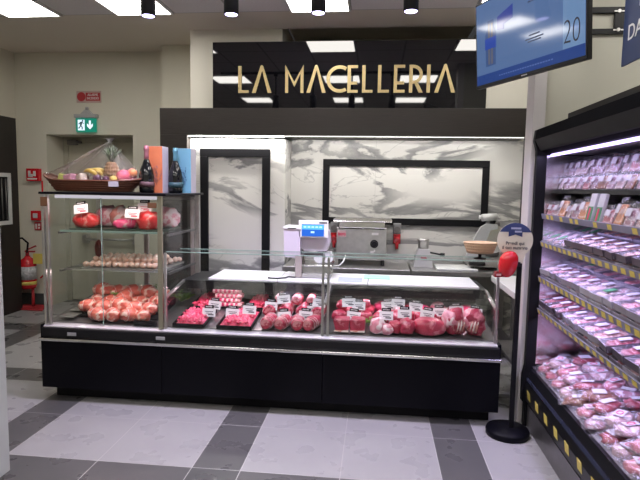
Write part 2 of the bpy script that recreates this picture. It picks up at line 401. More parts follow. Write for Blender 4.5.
for poly in ([(-3.965,2.53),(-3.935,2.535),(-3.945,2.485),(-3.967,2.49)],[(-3.965,2.49),(-3.95,2.485),(-3.93,2.46),(-3.935,2.43),(-3.945,2.43),(-3.945,2.457)],[(-3.965,2.495),(-3.955,2.48),(-3.975,2.445),(-3.995,2.445),(-3.995,2.455),(-3.98,2.458)],[(-3.94,2.53),(-3.938,2.515),(-3.915,2.505),(-3.913,2.515)],[(-3.963,2.53),(-3.96,2.515),(-3.985,2.495),(-3.99,2.505)]):
    b.prism(poly,'Y',Y0,Y1)
b.build('running_man',mat('sign_ink',(.02,.12,.12),.5),pic)
MB().prism([(-3.843,2.55),(-3.817,2.55),(-3.817,2.49),(-3.79,2.51),(-3.79,2.475),(-3.83,2.435),(-3.87,2.475),(-3.87,2.51),(-3.843,2.49)],'Y',6.891,6.896).build('arrow',EW,es)
al=thing('alarm_sign','small red and white fire alarm sign above the exit sign','wall sign',(-3.86,6.95,2.80))
MB().box(-4.035,-3.69,6.935,6.95,2.79,2.945,.003).build('plate',mat('pale_red_plate',(.55,.40,.36),.4),al)
MB().cyl((-3.965,6.933,2.868),(-3.965,6.937,2.868),.06,n=24).build('alarm_disc',REDS,al)
MB().box(-3.90,-3.70,6.931,6.936,2.815,2.92).build('text_field',REDS,al)
text('lettering','ALLARME\nINCENDIO',.046,CARD,al,facing(-3.80,6.929,2.868),.001,.165)
fb=thing('fire_sign_box','red and white hydrant sign box on wall by dark panel','wall sign',(-4.67,6.95,1.735))
MB().box(-4.755,-4.575,6.88,6.95,1.735,1.905,.004).build('box',RED,fb)
MB().box(-4.725,-4.69,6.876,6.881,1.79,1.875).box(-4.705,-4.66,6.876,6.881,1.79,1.83).box(-4.65,-4.615,6.876,6.881,1.80,1.87).box(-4.735,-4.60,6.876,6.881,1.755,1.775).build('pictograms',CARD,fb)
cp=thing('alarm_call_point','square red alarm call point with white centre','alarm call point',(-4.65,6.95,1.196))
MB().box(-4.72,-4.585,6.895,6.95,1.196,1.329,.006).build('housing',RED,cp)
MB().box(-4.685,-4.62,6.89,6.896,1.23,1.295).build('glass_plate',mat('pale_plate',(.6,.6,.62),.3),cp)
fs=thing('small_fire_sign','small red and white pictogram sign under the call point','wall sign',(-4.65,6.95,1.06))
MB().box(-4.70,-4.60,6.938,6.95,1.06,1.175,.002).build('plate',REDS,fs)
MB().box(-4.685,-4.66,6.935,6.939,1.08,1.15).box(-4.645,-4.615,6.935,6.939,1.12,1.15).box(-4.64,-4.62,6.935,6.939,1.08,1.105).build('pictogram',CARD,fs)
rp=MB().tube([(-4.56,6.93,1.74),(-4.555,6.93,1.2),(-4.55,6.93,.8),(-4.545,6.93,.55),(-4.55,6.92,.46),(-4.585,6.90,.42),(-4.60,6.88,.40)],.011,8).build('fire_pipe',RED,origin=(-4.56,6.93,.4)); tag(rp,'thin red pipe running down wall beside the alarm box','pipe')
fe=thing('fire_extinguisher','red fire extinguisher with yellow tag on red floor stand','fire extinguisher',(-4.71,6.78,.2))
MB().lathe([(.0,.27),(.09,.275),(.108,.31),(.108,.60),(.09,.66),(.04,.70),(.03,.72),(0,.72)],28,0,(-4.71,6.78,0)).build('tank',RED,fe)
MB().lathe([(.1095,.40),(.1095,.58)],28,0,(-4.71,6.78,0)).build('label_band',mat('extinguisher_label',(.50,.50,.52),.4,0,.35,40),fe)
MB().lathe([(.1095,.33),(.1095,.375)],28,0,(-4.71,6.78,0)).build('yellow_band',YEL,fe)
MB().cyl((-4.71,6.78,.72),(-4.71,6.78,.77),.022).box(-4.74,-4.60,6.765,6.795,.77,.79,.004).prism([(-4.73,.80),(-4.72,.79),(-4.58,.85),(-4.59,.865)],'Y',6.765,6.795).build('valve',REDS,fe)
MB().tube([(-4.70,6.76,.77),(-4.66,6.73,.90),(-4.72,6.70,.97),(-4.83,6.69,.95),(-4.87,6.70,.85),(-4.85,6.72,.6),(-4.84,6.73,.42)],.013,8).build('hose',BLACKM,fe)
MB().box(-4.60,-4.47,6.74,6.745,.62,.76).build('tag',YEL,fe)
st=thing('extinguisher_stand','low red floor stand under the fire extinguisher','stand',(-4.71,6.78,0))
MB().cyl((-4.66,6.80,.02),(-4.66,6.80,.27),.02).build('stem',REDS,st)
MB().tube([(-4.66,6.8,.02),(-4.88,6.64,.012)],.012).tube([(-4.66,6.8,.02),(-4.42,6.62,.012)],.012).tube([(-4.88,6.64,.012),(-4.42,6.62,.012)],.012).box(-4.85,-4.45,6.66,6.90,.002,.022,.004).build('foot_frame',REDS,st)

# ------------------------------------------------------------------ dark wood portal with marble, niche and frames
pw=thing('wood_portal','dark wood portal framing the marble wall behind the counter','portal',(-.4,5.5,0))
MB().box(-2.284,1.48,5.5,6.03,2.235,2.51,.003).build('header',DWOOD,pw)
MB().box(-2.284,-1.99,5.5,6.03,0,2.235,.003).build('jamb',DWOOD,pw)
MB().box(1.43,1.48,5.5,5.545,0,2.235,.003).build('jamb',DWOOD,pw)
MB().box(-1.99,1.43,5.495,5.503,2.226,2.2345).build('edge_profile',CHROME,pw)
struct('wall_marble_panel',MB().box(-1.99,-.962,5.60,6.04,0,2.205),MAR1,'white marble panel left of the niche')
struct('wall_niche',MB().box(-.962,1.75,6.0,6.04,0,2.235),MAR2,'grey veined marble back of the niche')
MB().box(-.02,-.018,5.999,6.0,0,2.235).build('joint',mat('joint_grey',(.4,.4,.38),.6),bpy.data.objects['wall_niche'])
ld=thing('led_strip','bright white light strip above the left marble panel','light strip',(-1.48,5.55,2.22))
MB().box(-1.985,-.97,5.535,5.555,2.222,2.234).build('diffuser',emis('led_white',(1,.97,.93),22),ld)
MB().box(-1.988,-.967,5.53,5.56,2.2335,2.2349).build('profile',CHROME,ld)
ld=thing('led_strip','thin white light strip under the header before the niche','light strip',(.23,5.52,2.22))
MB().box(-.955,1.425,5.512,5.524,2.226,2.234).build('diffuser',emis('led_soft',(1,.97,.95),7),ld)
MB().box(-.957,1.427,5.508,5.528,2.2335,2.2349).build('profile',CHROME,ld)
area('led_lamp',(-1.48,5.545,2.215),.95,.02,(math.radians(-4),0,0),(1,.96,.90),13)
area('led_lamp',(.23,5.53,2.215),2.3,.02,(math.radians(18),0,0),(1,.96,.90),11)
def frame(name,label,x0,x1,y,z0,z1,w=.075):
    f=thing(name,label,'frame',((x0+x1)/2,y,z0))
    MB().box(x0,x1,y-.03,y-.001,z1-w,z1,.003).build('rail',BLACKM,f); MB().box(x0,x1,y-.03,y-.001,z0,z0+w,.003).build('rail',BLACKM,f)
    MB().box(x0,x0+w,y-.03,y-.001,z0+w,z1-w,.003).build('stile',BLACKM,f); MB().box(x1-w,x1,y-.03,y-.001,z0+w,z1-w,.003).build('stile',BLACKM,f)
frame('wall_frame','tall black frame on the left marble panel',-1.875,-1.12,5.60,.15,2.10,.085)
frame('wall_frame','wide black frame on the marble niche wall',-.6,1.205,6.0,1.31,2.025,.072)

# shop sign
SY=5.93
sg=thing('shop_sign','glossy black sign board with brass letters LA MACELLERIA','sign',(-.35,SY,2.51))
MB().box(-1.845,1.125,SY,SY+.04,2.512,3.285,.002).build('board',mat('black_glass',(.004,.004,.006),.03,0,0,1,spec=.8),sg)
def seg(b,p,q,w,y0,y1):
    p=Vector(p);q=Vector(q);d=(q-p).normalized();n=Vector((-d.y,d.x))*w/2
    b.prism([tuple(p+n),tuple(q+n),tuple(q-n),tuple(p-n)],'Y',y0,y1)
LZ0,LZ1=2.735,3.025; hgt=LZ1-LZ0
def letter(ch,x0,x1):
    b=MB(); w=.036; y0,y1=SY-.014,SY-.001; xm=(x0+x1)/2
    def poly(pts): b.prism(pts,'Y',y0,y1)
    z=lambda t: LZ0+t*hgt
    if ch in 'LEFRI': poly([(x0,z(0)),(x0+w,z(0)),(x0+w,z(1)),(x0,z(1))])
    if ch=='L': poly([(x0+w,z(0)),(x1,z(0)),(x1,z(0)+.03),(x0+w,z(0)+.03)])
    if ch=='E':
        for t,k in ((0,1),(.30,.92),(1,1)):
            zz=z(t)-(.03 if t==1 else 0); poly([(x0+w,zz),(x0+w+(x1-x0-w)*k,zz),(x0+w+(x1-x0-w)*k,zz+.03),(x0+w,zz+.03)])
    if ch=='A':
        poly([(x0,z(0)),(x0+w*1.15,z(0)),(xm+.004,z(.84)),(xm,z(1.03)),(xm-.014,z(1.0))]); poly([(x1,z(0)),(x1-w*1.15,z(0)),(xm+.004,z(.84)),(xm,z(1.03)),(xm+.014,z(1.0))])
    if ch=='M':
        poly([(x0,z(0)),(x0+w*.9,z(0)),(x0+w*.9,z(.8)),(x0,z(1.03))]); poly([(x1,z(0)),(x1-w*.9,z(0)),(x1-w*.9,z(.8)),(x1,z(1.03))])
        poly([(x0,z(1.03)),(x0+w*.9,z(.72)),(xm,z(.22)),(xm,z(.40))]); poly([(x1,z(1.03)),(x1-w*.9,z(.72)),(xm,z(.22)),(xm,z(.40))])
    if ch=='C':
        R=hgt/2; cx=x0+R; cz=LZ0+R; n=22; a0,a1=.32*PI,1.68*PI
        for i in range(n):
            a=a0+(a1-a0)*i/n; c=a0+(a1-a0)*(i+1)/n; ri=R-w
            poly([(cx+R*math.cos(a),cz+R*math.sin(a)),(cx+R*math.cos(c),cz+R*math.sin(c)),(cx+ri*math.cos(c),cz+ri*math.sin(c)),(cx+ri*math.cos(a),cz+ri*math.sin(a))])
    if ch=='R':
        rz=hgt*.34; cx=x1-rz; cz=z(1)-rz; n=14
        poly([(x0+w,z(1)-.03),(cx,z(1)-.03),(cx,z(1)),(x0+w,z(1))]); zz=z(1)-2*rz; poly([(x0+w,zz),(cx,zz),(cx,zz+.03),(x0+w,zz+.03)])
        for i in range(n):
            a=-PI/2+PI*i/n; c=-PI/2+PI*(i+1)/n; ri=rz-.033
            poly([(cx+rz*math.cos(a),cz+rz*math.sin(a)),(cx+rz*math.cos(c),cz+rz*math.sin(c)),(cx+ri*math.cos(c),cz+ri*math.sin(c)),(cx+ri*math.cos(a),cz+ri*math.sin(a))])
        poly([(x0+w+.02,zz+.005),(x0+w+.06,zz+.005),(x1+.005,z(0)),(x1-.038,z(0))])
    b.build('letter',GOLD,sg)
PXS=[('L',239.8,250.5),('A',254,274),('M',288,306.5),('A',309.5,329),('C',329.5,347),('E',350.5,360.8),('L',365,375.5),('L',380.5,391.5),('E',396,406.8),('R',411,424),('I',428,432),('A',435.5,455.5)]
for ch,a,c in PXS:      # letter spacing measured across the sign
    k=lambda p:-1.845+(p-213)/(485.5-213)*2.97
    letter(ch,k(a),k(c))

# ------------------------------------------------------------------ steel tables and machines behind the counter
def steel_table(label,x0,x1,y0,y1,z):
    t=thing('steel_table',label,'table',((x0+x1)/2,(y0+y1)/2,0))
    MB().box(x0,x1,y0,y1,z-.045,z,.004).build('tabletop',STEEL,t)
    MB().box(x0,x1,y1-.015,y1,z,z+.06,.002).build('backsplash',STEEL,t)
    MB().box(x0+.03,x1-.03,y0+.04,y1-.04,.18,.21).build('lower_shelf',STEELD,t)
    for x in (x0+.04,x1-.04):
        for y in (y0+.04,y1-.05): MB().box(x-.02,x+.02,y-.02,y+.02,0,z-.045,.002).build('leg',STEEL,t)
    return t
steel_table('long steel worktable against the niche, under the steel machine',-.94,.35,5.35,5.97,.90)
steel_table('steel worktable against the niche, under the meat slicer',.37,1.42,5.35,5.97,.90)
m=thing('meat_press','boxy steel machine with black knob and red logo on worktable','machine',(-.14,5.7,.90))
MB().box(-.405,.115,5.56,5.90,.965,1.30,.006).build('body',STEEL,m)
for x in (-.37,.08):
    for y in (5.6,5.86): MB().cyl((x,y,.901),(x,y,.966),.018,n=12).build('foot',BLKP,m)
MB().box(-.38,.095,5.58,5.88,1.30,1.355,.003).box(-.44,.165,5.54,5.92,1.355,1.368,.003).box(-.44,.165,5.54,5.55,1.368,1.385).box(-.44,.165,5.91,5.92,1.368,1.385).box(-.44,-.43,5.55,5.91,1.368,1.385).box(.155,.165,5.55,5.91,1.368,1.385).build('hopper_tray',CHROME,m)
MB().box(-.38,.09,5.552,5.561,1.285,1.297).build('seam',BLKP,m)
lpl=MB().box(-.395,-.305,5.553,5.56,1.20,1.265,.001).build('logo_plate',mat('logo_plate',(.62,.42,.42),.4),m)
text('logo_lettering','isuvo',.052,REDP,lpl,facing(-.35,5.5515,1.232),.001,.078,.002)
MB().cyl((-.012,5.56,1.135),(-.012,5.535,1.135),.042,n=28).cyl((-.012,5.535,1.135),(-.012,5.515,1.135),.030,.026,24).build('knob',BLKP,m)
MB().box(-.04,.03,5.555,5.56,1.225,1.25).build('sticker',CARD,m)
MB().box(-.05,-.015,5.555,5.56,1.035,1.06).box(-.015,.0,5.555,5.56,1.05,1.075).build('sticker',CARD,m)
for lab,x in (('red power socket on niche wall left of the steel machine',-.46),('red power socket on niche wall right of the steel machine',.235)):
    s=thing('wall_socket',lab,'socket',(x,6.0,1.10),'red wall sockets')
    MB().box(x-.045,x+.045,5.955,5.999,1.21,1.33,.008).build('housing',mat('socket_grey',(.32,.32,.33),.4),s)
    MB().cyl((x,5.955,1.26),(x,5.935,1.26),.034,n=20).build('switch',STEELD,s)
    MB().cyl((x,5.96,1.16),(x,5.90,1.135),.04,.036,20).box(x-.04,x+.04,5.96,5.999,1.10,1.21,.006).build('socket_body',RED,s)
    MB().cyl((x,5.925,1.13),(x,5.925,1.045),.022,.016,14).build('plug',RED,s)
t=thing('tenderizer','small silver countertop machine with a black side lever','machine',(.50,5.65,.90))
MB().prism([(.40,.902),(.60,.902),(.575,1.02),(.555,1.09),(.445,1.09),(.42,1.02)],'Y',5.57,5.75).build('body',OFFW,t)
MB().lathe([(.055,1.09),(.055,1.16),(.062,1.165),(.062,1.19),(.05,1.195)],24,0,(.5,5.66,0)).build('head',STEEL,t)
MB().cyl((.56,5.62,1.055),(.69,5.60,1.035),.009).cyl((.67,5.60,1.036),(.715,5.597,1.033),.02,n=14).build('lever',BLKP,t)
MB().box(.47,.53,5.566,5.571,.985,1.01).build('logo_plate',REDP,t)
w=MB().box(.62,1.02,5.38,5.72,.901,.922,.005).build('chopping_board',WHITE,origin=(.82,5.55,.901)); tag(w,'white chopping board on the steel table beside the slicer','chopping board')
sl=thing('meat_slicer','pale grey meat slicer with slanted carriage on the worktable','slicer',(1.12,5.7,.90))
MB().box(.95,1.32,5.50,5.90,.93,1.01,.015).build('base',STEEL,sl)
MB().box(.94,1.10,5.44,5.50,.95,.99,.01).build('control_panel',BLKP,sl)
for x in (.99,1.28):
    for y in (5.54,5.86): MB().cyl((x,y,.901),(x,y,.931),.018,n=10).build('foot',BLKP,sl)
b=MB(); pr=[(.93,1.01),(1.07,1.01),(1.17,1.30),(1.24,1.315),(1.24,1.36),(1.13,1.365),(1.075,1.33),(1.04,1.27)]
b.prism(pr,'Y',5.62,5.68).build('carriage',mat('slicer_grey',(.55,.57,.58),.3,.2),sl)
MB().cyl((1.22,5.74,1.20),(1.22,5.76,1.20),.15,n=40).build('blade',CHROME,sl)
MB().box(1.16,1.30,5.76,5.86,1.01,1.38,.02).build('motor_housing',STEELD,sl)
MB().cyl((1.09,5.68,1.425),(1.24,5.70,1.435),.038,n=20).cyl((1.06,5.68,1.43),(1.09,5.68,1.43),.02,n=12).build('feed_grip',OFFW,sl)
MB().tube([(1.2,5.72,1.36),(1.215,5.71,1.41)],.03,12).build('grip_arm',BLKP,sl)
wt=thing('side_table','white topped worktable seen through the gap beside the post','table',(1.4,4.6,0))
MB().box(1.075,1.80,4.2,5.05,.87,.925,.006).build('tabletop',WHITE,wt)
for x in (1.12,1.75):
    for y in (4.26,5.0): MB().box(x-.02,x+.02,y-.02,y+.02,0,.87).build('leg',STEEL,wt)
MB().box(1.12,1.75,4.26,5.0,.30,.33).build('lower_shelf',STEEL,wt)

# ------------------------------------------------------------------ serve-over counter
def dz(y): return .62+.13*(y-3.87)
ct=thing('display_counter','long black refrigerated meat counter with glass front','display counter',(-.83,4.2,0))
for x0,x1 in ((-2.573,-1.602),(-1.598,-.367),(-.363,.909)):
    MB().box(x0,x1,3.83,3.86,.11,.485,.003).build('front_panel',BLACK,ct)
MB().box(-2.53,.87,3.95,4.72,0,.12).build('plinth',BLACKM,ct)
MB().box(-2.565,.90,3.861,4.78,.115,.56).build('carcass',BLACKM,ct)
MB().box(-2.578,.914,3.803,3.832,.488,.512,.006).build('bumper_rail',CHROME,ct)
MB().box(-2.565,.905,3.82,3.875,.513,.592,.012).build('front_rim',BLKP,ct)
DECKM=mat('deck_steel',(.60,.58,.62),.35,.3,.04)
MB().prism([(3.832,.592),(3.832,.600),(3.868,.613),(3.90,.613),(3.90,.56),(3.868,.56)],'X',-2.55,.885).build('deck_lip',DECKM,ct)
MB().prism([(3.90,dz(3.9)-.012),(3.90,dz(3.9)-.004),(4.72,dz(4.72)-.004),(4.72,.60)],'X',-2.55,.885).build('deck',STEELD,ct)
MB().box(-1.60,.885,4.72,4.76,.56,.885).build('well_back',mat('well_back_grey',(.035,.022,.026),.4,.2),ct)
MB().box(-1.60,.885,4.27,4.76,.885,.921,.004).box(-1.555,.86,4.262,4.270,.853,.921,.001).build('worktop_frame',BLKP,ct)
MB().box(.888,.912,3.835,4.78,.11,.61,.004).build('end_panel',BLACK,ct)
MB().box(-2.578,-2.56,3.835,4.78,.11,.61,.004).build('end_panel',BLACK,ct)
MB().box(-1.56,.86,3.846,3.854,.615,1.203).build('front_glass',GLASS,ct)
MB().box(-1.56,.86,3.845,3.855,1.2035,1.209).build('glass_top_edge',GLASSE,ct)
MB().box(-1.56,.86,3.857,4.13,1.196,1.203).build('top_glass_shelf',GLASS,ct)
MB().box(-1.56,.86,4.1305,4.134,1.196,1.203).build('shelf_glass_edge',GLASSE,ct)
MB().prism([(3.862,.862),(3.862,.868),(4.262,.934),(4.262,.928)],'X',-1.56,.86).build('sloped_glass',GLASS,ct)
for x in (-1.575,-.375,-.335,.872):
    MB().box(x-.009,x+.009,3.857,3.875,.613,1.195,.002).build('glass_post',STEEL,ct)
for x in (-1.575,-.355,.872):
    MB().prism([(3.86,.845),(3.86,.862),(4.262,.928),(4.262,.908)],'X',x-.009,x+.009).build('bracket',STEEL,ct)
MB().prism([(3.86,.615),(4.26,.67),(4.26,.905),(3.86,.855)],'X',.884,.890).build('end_glass',GLASS,ct)
MB().prism([(3.88,.615),(4.30,.67),(4.30,.88),(3.88,.848)],'X',-.357,-.352).build('divider_glass',GLASS,ct)
MB().cyl((-1.5,4.30,.872),(-.40,4.30,.872),.009,n=10).cyl((-.30,4.30,.872),(.84,4.30,.872),.009,n=10).build('light_tube',emis('counter_tube',(1,.72,.86),5),ct)
for x in (-2.31,-1.60): MB().box(x-.035,x+.035,3.814,3.82,.535,.56,.001).build('maker_plate',mat('silver_plate',(.55,.55,.58),.3,.5),ct)
area('counter_lamp',(-.95,4.255,.849),1.1,.04,(math.radians(-28),0,0),(1,.70,.82),2.0)
area('counter_lamp',(.28,4.255,.849),1.1,.04,(math.radians(-28),0,0),(1,.70,.82),2.0)
for k,(x0,x1,lab) in enumerate(((-1.375,-.795,'white polyethylene cutting slab with hand hole, left end of the counter top'),(-.79,-.055,'white polyethylene cutting slab under the scale'),(-.05,.825,'white polyethylene cutting slab at the right end of the counter top'))):
    o=MB().box(x0,x1,4.275,4.745,.922,.945,.006).build('cutting_slab',WHITE,origin=((x0+x1)/2,4.5,.922)); tag(o,lab,'cutting board','white cutting slabs')
    if k==0: MB().box(-1.14,-1.02,4.57,4.61,.9452,.9465).build('hand_hole',mat('hole_grey',(.35,.35,.38),.6),o)

# ------------------------------------------------------------------ scale and papers on the slab
sc_=thing('label_scale','white label printing scale with blue screen on the counter','scale',(-.55,4.55,.945))
LIL=mat('scale_shell',(.58,.54,.62),.35,0,.02)
MB().box(-.665,-.365,4.42,4.70,.948,.985,.008).box(-.65,-.38,4.44,4.69,.985,1.045,.006).build('base',STEEL,sc_)
MB().box(-.68,-.35,4.41,4.71,1.047,1.06,.004).build('weighing_plate',CHROME,sc_)
MB().box(-.665,-.615,4.60,4.66,1.06,1.20,.004).box(-.665,-.61,4.405,4.44,.95,1.14,.004).build('column',mat('scale_column',(.36,.31,.29),.5),sc_)
b=MB().prism([(-.765,1.13),(-.75,1.115),(-.65,1.115),(-.63,1.14),(-.63,1.365),(-.77,1.365)],'Y',4.44,4.66); b.build('printer_head',LIL,sc_)
MB().box(-.775,-.625,4.43,4.67,1.352,1.375,.006).build('printer_cover',WHITE,sc_)
MB().box(-.735,-.665,4.427,4.431,1.358,1.366).build('label_slot',BLKP,sc_)
MB().prism([(-.63,1.30),(-.63,1.19),(-.60,1.17),(-.41,1.17),(-.385,1.24),(-.395,1.34),(-.42,1.34)],'Y',4.50,4.66).build('display_support',LIL,sc_)
MB().box(-.60,-.44,4.495,4.50,1.13,1.155).build('slot',BLKP,sc_)
MB().box(-.645,-.395,4.44,4.475,1.285,1.43,.006).build('display_housing',WHITE,sc_)
lcd=MB().box(-.617,-.43,4.435,4.441,1.298,1.398).build('screen',emis('screen_blue',(.03,.14,.65),1.3),sc_)
MB().box(-.615,-.432,4.433,4.436,1.355,1.394).build('screen_bar',emis('screen_cyan',(.12,.50,.95),1.4),lcd)
b=MB()
for i in range(5): b.box(-.60+i*.033,-.578+i*.033,4.431,4.4335,1.37,1.382)
b.box(-.54,-.51,4.431,4.4345,1.325,1.34); b.build('screen_symbols',emis('screen_white',(.5,.8,1),1.5),lcd)
MB().box(-.47,-.405,4.437,4.441,1.408,1.418).build('name_strip',BLKP,sc_)
for x,lab in ((-.47,'left'),(-.40,'right')):
    o=MB().cyl((x,4.50,1.112),(x,4.62,1.112),.05 if x<-.45 else .046,n=28).build('paper_roll',WHITE,origin=(x,4.56,1.062)); tag(o,f'{lab} of the two white paper rolls on the scale plate','paper roll','white paper rolls')
o=MB().box(-.30,-.10,4.30,4.50,.9455,.951).build('paper_sheet',mat('blue_paper',(.42,.47,.72),.6),origin=(-.2,4.4,.9455)); tag(o,'pale blue wrapping paper sheet on the white slab','paper')
o=MB().box(-.09,.13,4.48,4.66,.9455,.951).build('paper_sheet',mat('green_paper',(.38,.75,.52),.6),origin=(.02,4.55,.9455)); tag(o,'pale green wrapping paper sheet on the white slab','paper')
o=MB().tube([(-.88,4.33,.952),(-.80,4.31,.953),(-.74,4.36,.952),(-.72,4.42,.953),(-.66,4.395,.953)],.006,8).build('power_cable',BLKP,origin=(-.8,4.33,.9455)); tag(o,'black cable running over the slab to the scale','cable')
o=MB().tube([(-.30,5.45,1.02),(-.32,5.40,.96),(-.36,5.38,.92),(-.42,5.40,.91)],.008,8).build('white_cable',WHITE,origin=(-.36,5.4,.905)); tag(o,'white cable hanging in front of the steel machine','cable')

# ------------------------------------------------------------------ bread basket on the glass shelf
bk=thing('wicker_basket','oval wicker basket on black foot standing on counter glass shelf','basket',(.765,4.0,1.203))
WICK=wood('wicker',(.50,.33,.18),(.72,.55,.36),(30,30,60),.6)
M=Matrix.Translation((.765,4.0,1.245))@Matrix.Diagonal((1,.72,1,1))
MB().lathe([(0,.004),(.085,.004),(.09,0),(.118,.075),(.122,.08),(.118,.083),(.112,.078),(.086,.01),(0,.01)],36,0,(0,0,0),M).build('bowl',WICK,bk)
b=MB()
for k in range(36):
    a=2*PI*k/36; b.tube([tuple(M@Vector((math.cos(a)*(.092+.0075*i*.48),math.sin(a)*(.092+.0075*i*.48),.004+i*.0095))) for i in range(9)],.003,5)
for h in (.02,.04,.06,.078): b.tube([tuple(M@Vector((math.cos(a)*(.091+.36*h),math.sin(a)*(.091+.36*h),h))) for a in [2*PI*i/40 for i in range(41)]],.004,6)
b.build('weave',WICK,bk)
MB().lathe([(.045,0),(.045,.006),(.012,.012),(.012,.035),(.04,.043)],20,0,(.765,4.0,1.2035)).build('foot',BLKP,bk)

# ------------------------------------------------------------------ ticket stand
ts=thing('ticket_stand','black floor stand with round take-a-number sign by the counter end','stand',(.956,3.735,0))
MB().lathe([(.146,.002),(.148,.03),(.142,.045),(.02,.05)],48,0,(.956,3.735,0)).build('base',BLACK,ts)
MB().box(.965,.997,3.73,3.755,.048,1.30,.004).build('pole',BLACKM,ts)
cx,cz,Rr=.938,1.372,.117
CREAM=mat('cream_board',(.70,.68,.55),.5,0,.02)
pts=[(cx+Rr*math.cos(a),cz+Rr*math.sin(a)) for a in [math.radians(-52+i*(284/40)) for i in range(41)]]
pts=[(cx+.055,1.215)]+pts+[(cx-.055,1.215)]
b=MB().prism(pts,'Y',3.716,3.722); sb=b.build('sign_board',CREAM,ts)
bh=None
pts=[(cx+Rr*math.cos(a),cz+Rr*math.sin(a)) for a in [math.radians(28+i*(124/24)) for i in range(25)]]
MB().prism(pts,'Y',3.7135,3.7158).prism([(cx-.045,1.43),(cx+.045,1.43),(cx+.045,1.395),(cx,1.41),(cx-.045,1.395)],'Y',3.7135,3.7158).build('blue_header',NAVY,sb)
b=MB()
for x0,x1,z in ((-.03,.035,1.446),(-.005,.04,1.424)): b.box(cx+x0,cx+x1,3.711,3.7134,z,z+.012)
b.build('header_print',mat('pale_blue_print',(.4,.45,.6),.5),sb)
text('sign_text','Prendi qui\nil tuo numero',.030,DARKP,sb,facing(cx,3.7145,1.335),.0008,.165,.0008)
td=thing('ticket_dispenser','glossy red teardrop number dispenser on the stand','ticket dispenser',(.889,3.67,1.12))
b=MB().blob((.888,3.67,1.213),(.062,.044,.090),3,.0,1,3,power=.86)
for v in b.v: v.x+=(v.z-1.213)*.12; v.x=.888+(v.x-.888)*(1+.9*(v.z-1.213))
b.build('housing',mat('dispenser_red',(.62,.01,.02),.12,coat=.6),td)
MB().prism([(.80,1.125),(.862,1.13),(.865,1.165),(.805,1.158)],'Y',3.645,3.70).build('outlet',mat('dark_red',(.25,.01,.02),.25),td)
MB().box(.81,.84,3.642,3.6445,1.137,1.150).build('ticket',mat('pink_ticket',(.8,.5,.5),.5),td)
MB().box(.92,.968,3.66,3.715,1.20,1.23,.003).build('bracket',BLKP,td)

# ------------------------------------------------------------------ tall display case
cs=thing('glass_display_case','tall glass meat display case on the left end of the counter','display case',(-2.07,4.27,.613))
MB().box(-2.56,-1.557,3.835,4.72,1.622,1.640,.004).build('top_panel',BLACK,cs)
for x in (-2.535,-2.50): MB().box(x-.011,x+.011,3.842,3.868,.613,1.622,.003).build('front_post',STEEL,cs)
MB().box(-1.625,-1.590,3.842,3.868,.613,1.622,.003).build('front_post',mat('brassy_steel',(.42,.40,.30),.3,.8),cs)
for x in (-2.53,-1.60): MB().box(x-.02,x+.02,4.66,4.70,.69,1.622,.003).build('rear_post',STEEL,cs)
MB().box(-2.51,-1.62,4.66,4.69,1.575,1.62).box(-2.51,-1.62,4.66,4.69,.70,.74).build('rear_frame',STEELD,cs)
MB().box(-2.10,-2.06,4.66,4.69,.74,1.575).box(-1.66,-1.63,4.66,4.69,.74,1.575).build('sliding_door_frame',mat('door_alu',(.42,.36,.35),.4,.4),cs)
MB().box(-2.49,-2.105,4.672,4.677,.74,1.575).box(-2.055,-1.665,4.672,4.677,.74,1.575).build('rear_glass',GLASS,cs)
for x0,x1 in ((-2.49,-2.071),(-2.067,-1.627)): MB().box(x0,x1,3.850,3.856,.615,1.60).build('front_glass',GLASS,cs)
MB().box(-2.071,-2.067,3.849,3.857,.615,1.60).build('glass_seam',GLASSE,cs)
for x in (-2.526,-1.600): MB().box(x-.003,x+.003,3.87,4.655,.70,1.61).build('side_glass',GLASS,cs)
HM=mat('bronze_hinge',(.25,.12,.07),.4,.5)
MB().box(-2.545,-2.49,3.836,3.842,1.53,1.60,.002).build('hinge',HM,cs); MB().box(-1.70,-1.63,3.843,3.849,1.53,1.57,.002).build('hinge',HM,cs)
for z,g in ((1.325,.012),(1.02,.010)):
    MB().box(-2.49,-1.64,4.0,4.60,z,z+g).build('glass_shelf',GLASS,cs)
    MB().box(-2.49,-1.64,3.994,4.0,z-.002,z+g+.002).build('shelf_edge',GLASSE if z>1.2 else CHROME,cs)
    for x in (-2.515,-1.615): MB().box(x-.01,x+.01,4.02,4.64,z-.02,z-.003).build('shelf_bracket',STEELD,cs)
MB().cyl((-2.48,3.93,1.604),(-1.65,3.93,1.604),.013,n=12).build('light_tube',emis('case_tube',(.8,.75,.85),.7),cs)
area('case_lamp',(-2.07,3.97,1.595),.8,.04,(math.radians(-12),0,0),(1,.78,.76),2.2)
area('case_lamp',(-2.07,3.99,1.005),.8,.04,(math.radians(-18),0,0),(1,.75,.72),1.6)

# ------------------------------------------------------------------ meats and their tags
MINCE=meat('mince',(.70,.02,.09),(.88,.08,.19),(.85,.25,.34),.22,60,.35,.9)
BEEF=meat('beef',(.34,.012,.04),(.58,.05,.11),(.68,.20,.25),.26,9,.3,.5)
BEEFD=meat('beef_dark',(.42,.03,.05),(.62,.08,.11),(.8,.45,.45),.18,10,.3,.4)
FATTY=meat('fatty_pink',(.76,.22,.18),(.86,.46,.38),(.92,.78,.74),.45,10,.35,.4)
PORK=meat('pork_pink',(.74,.20,.28),(.84,.40,.46),(.92,.72,.74),.42,12,.35,.4)
REDM=meat('bright_red_cut',(.70,.02,.025),(.84,.07,.07),(.85,.3,.26),.2,16,.3,.6)
MAGM=meat('magenta_cut',(.72,.03,.16),(.85,.12,.28),(.9,.6,.6),.2,14,.3,.5)
SKEW=meat('pale_skewer',(.60,.08,.06),(.80,.24,.17),(.90,.60,.50),.28,18,.35,.8)
BALL=meat('meatball_pink',(.80,.45,.34),(.90,.66,.52),(.95,.85,.78),.25,40,.4,.6)
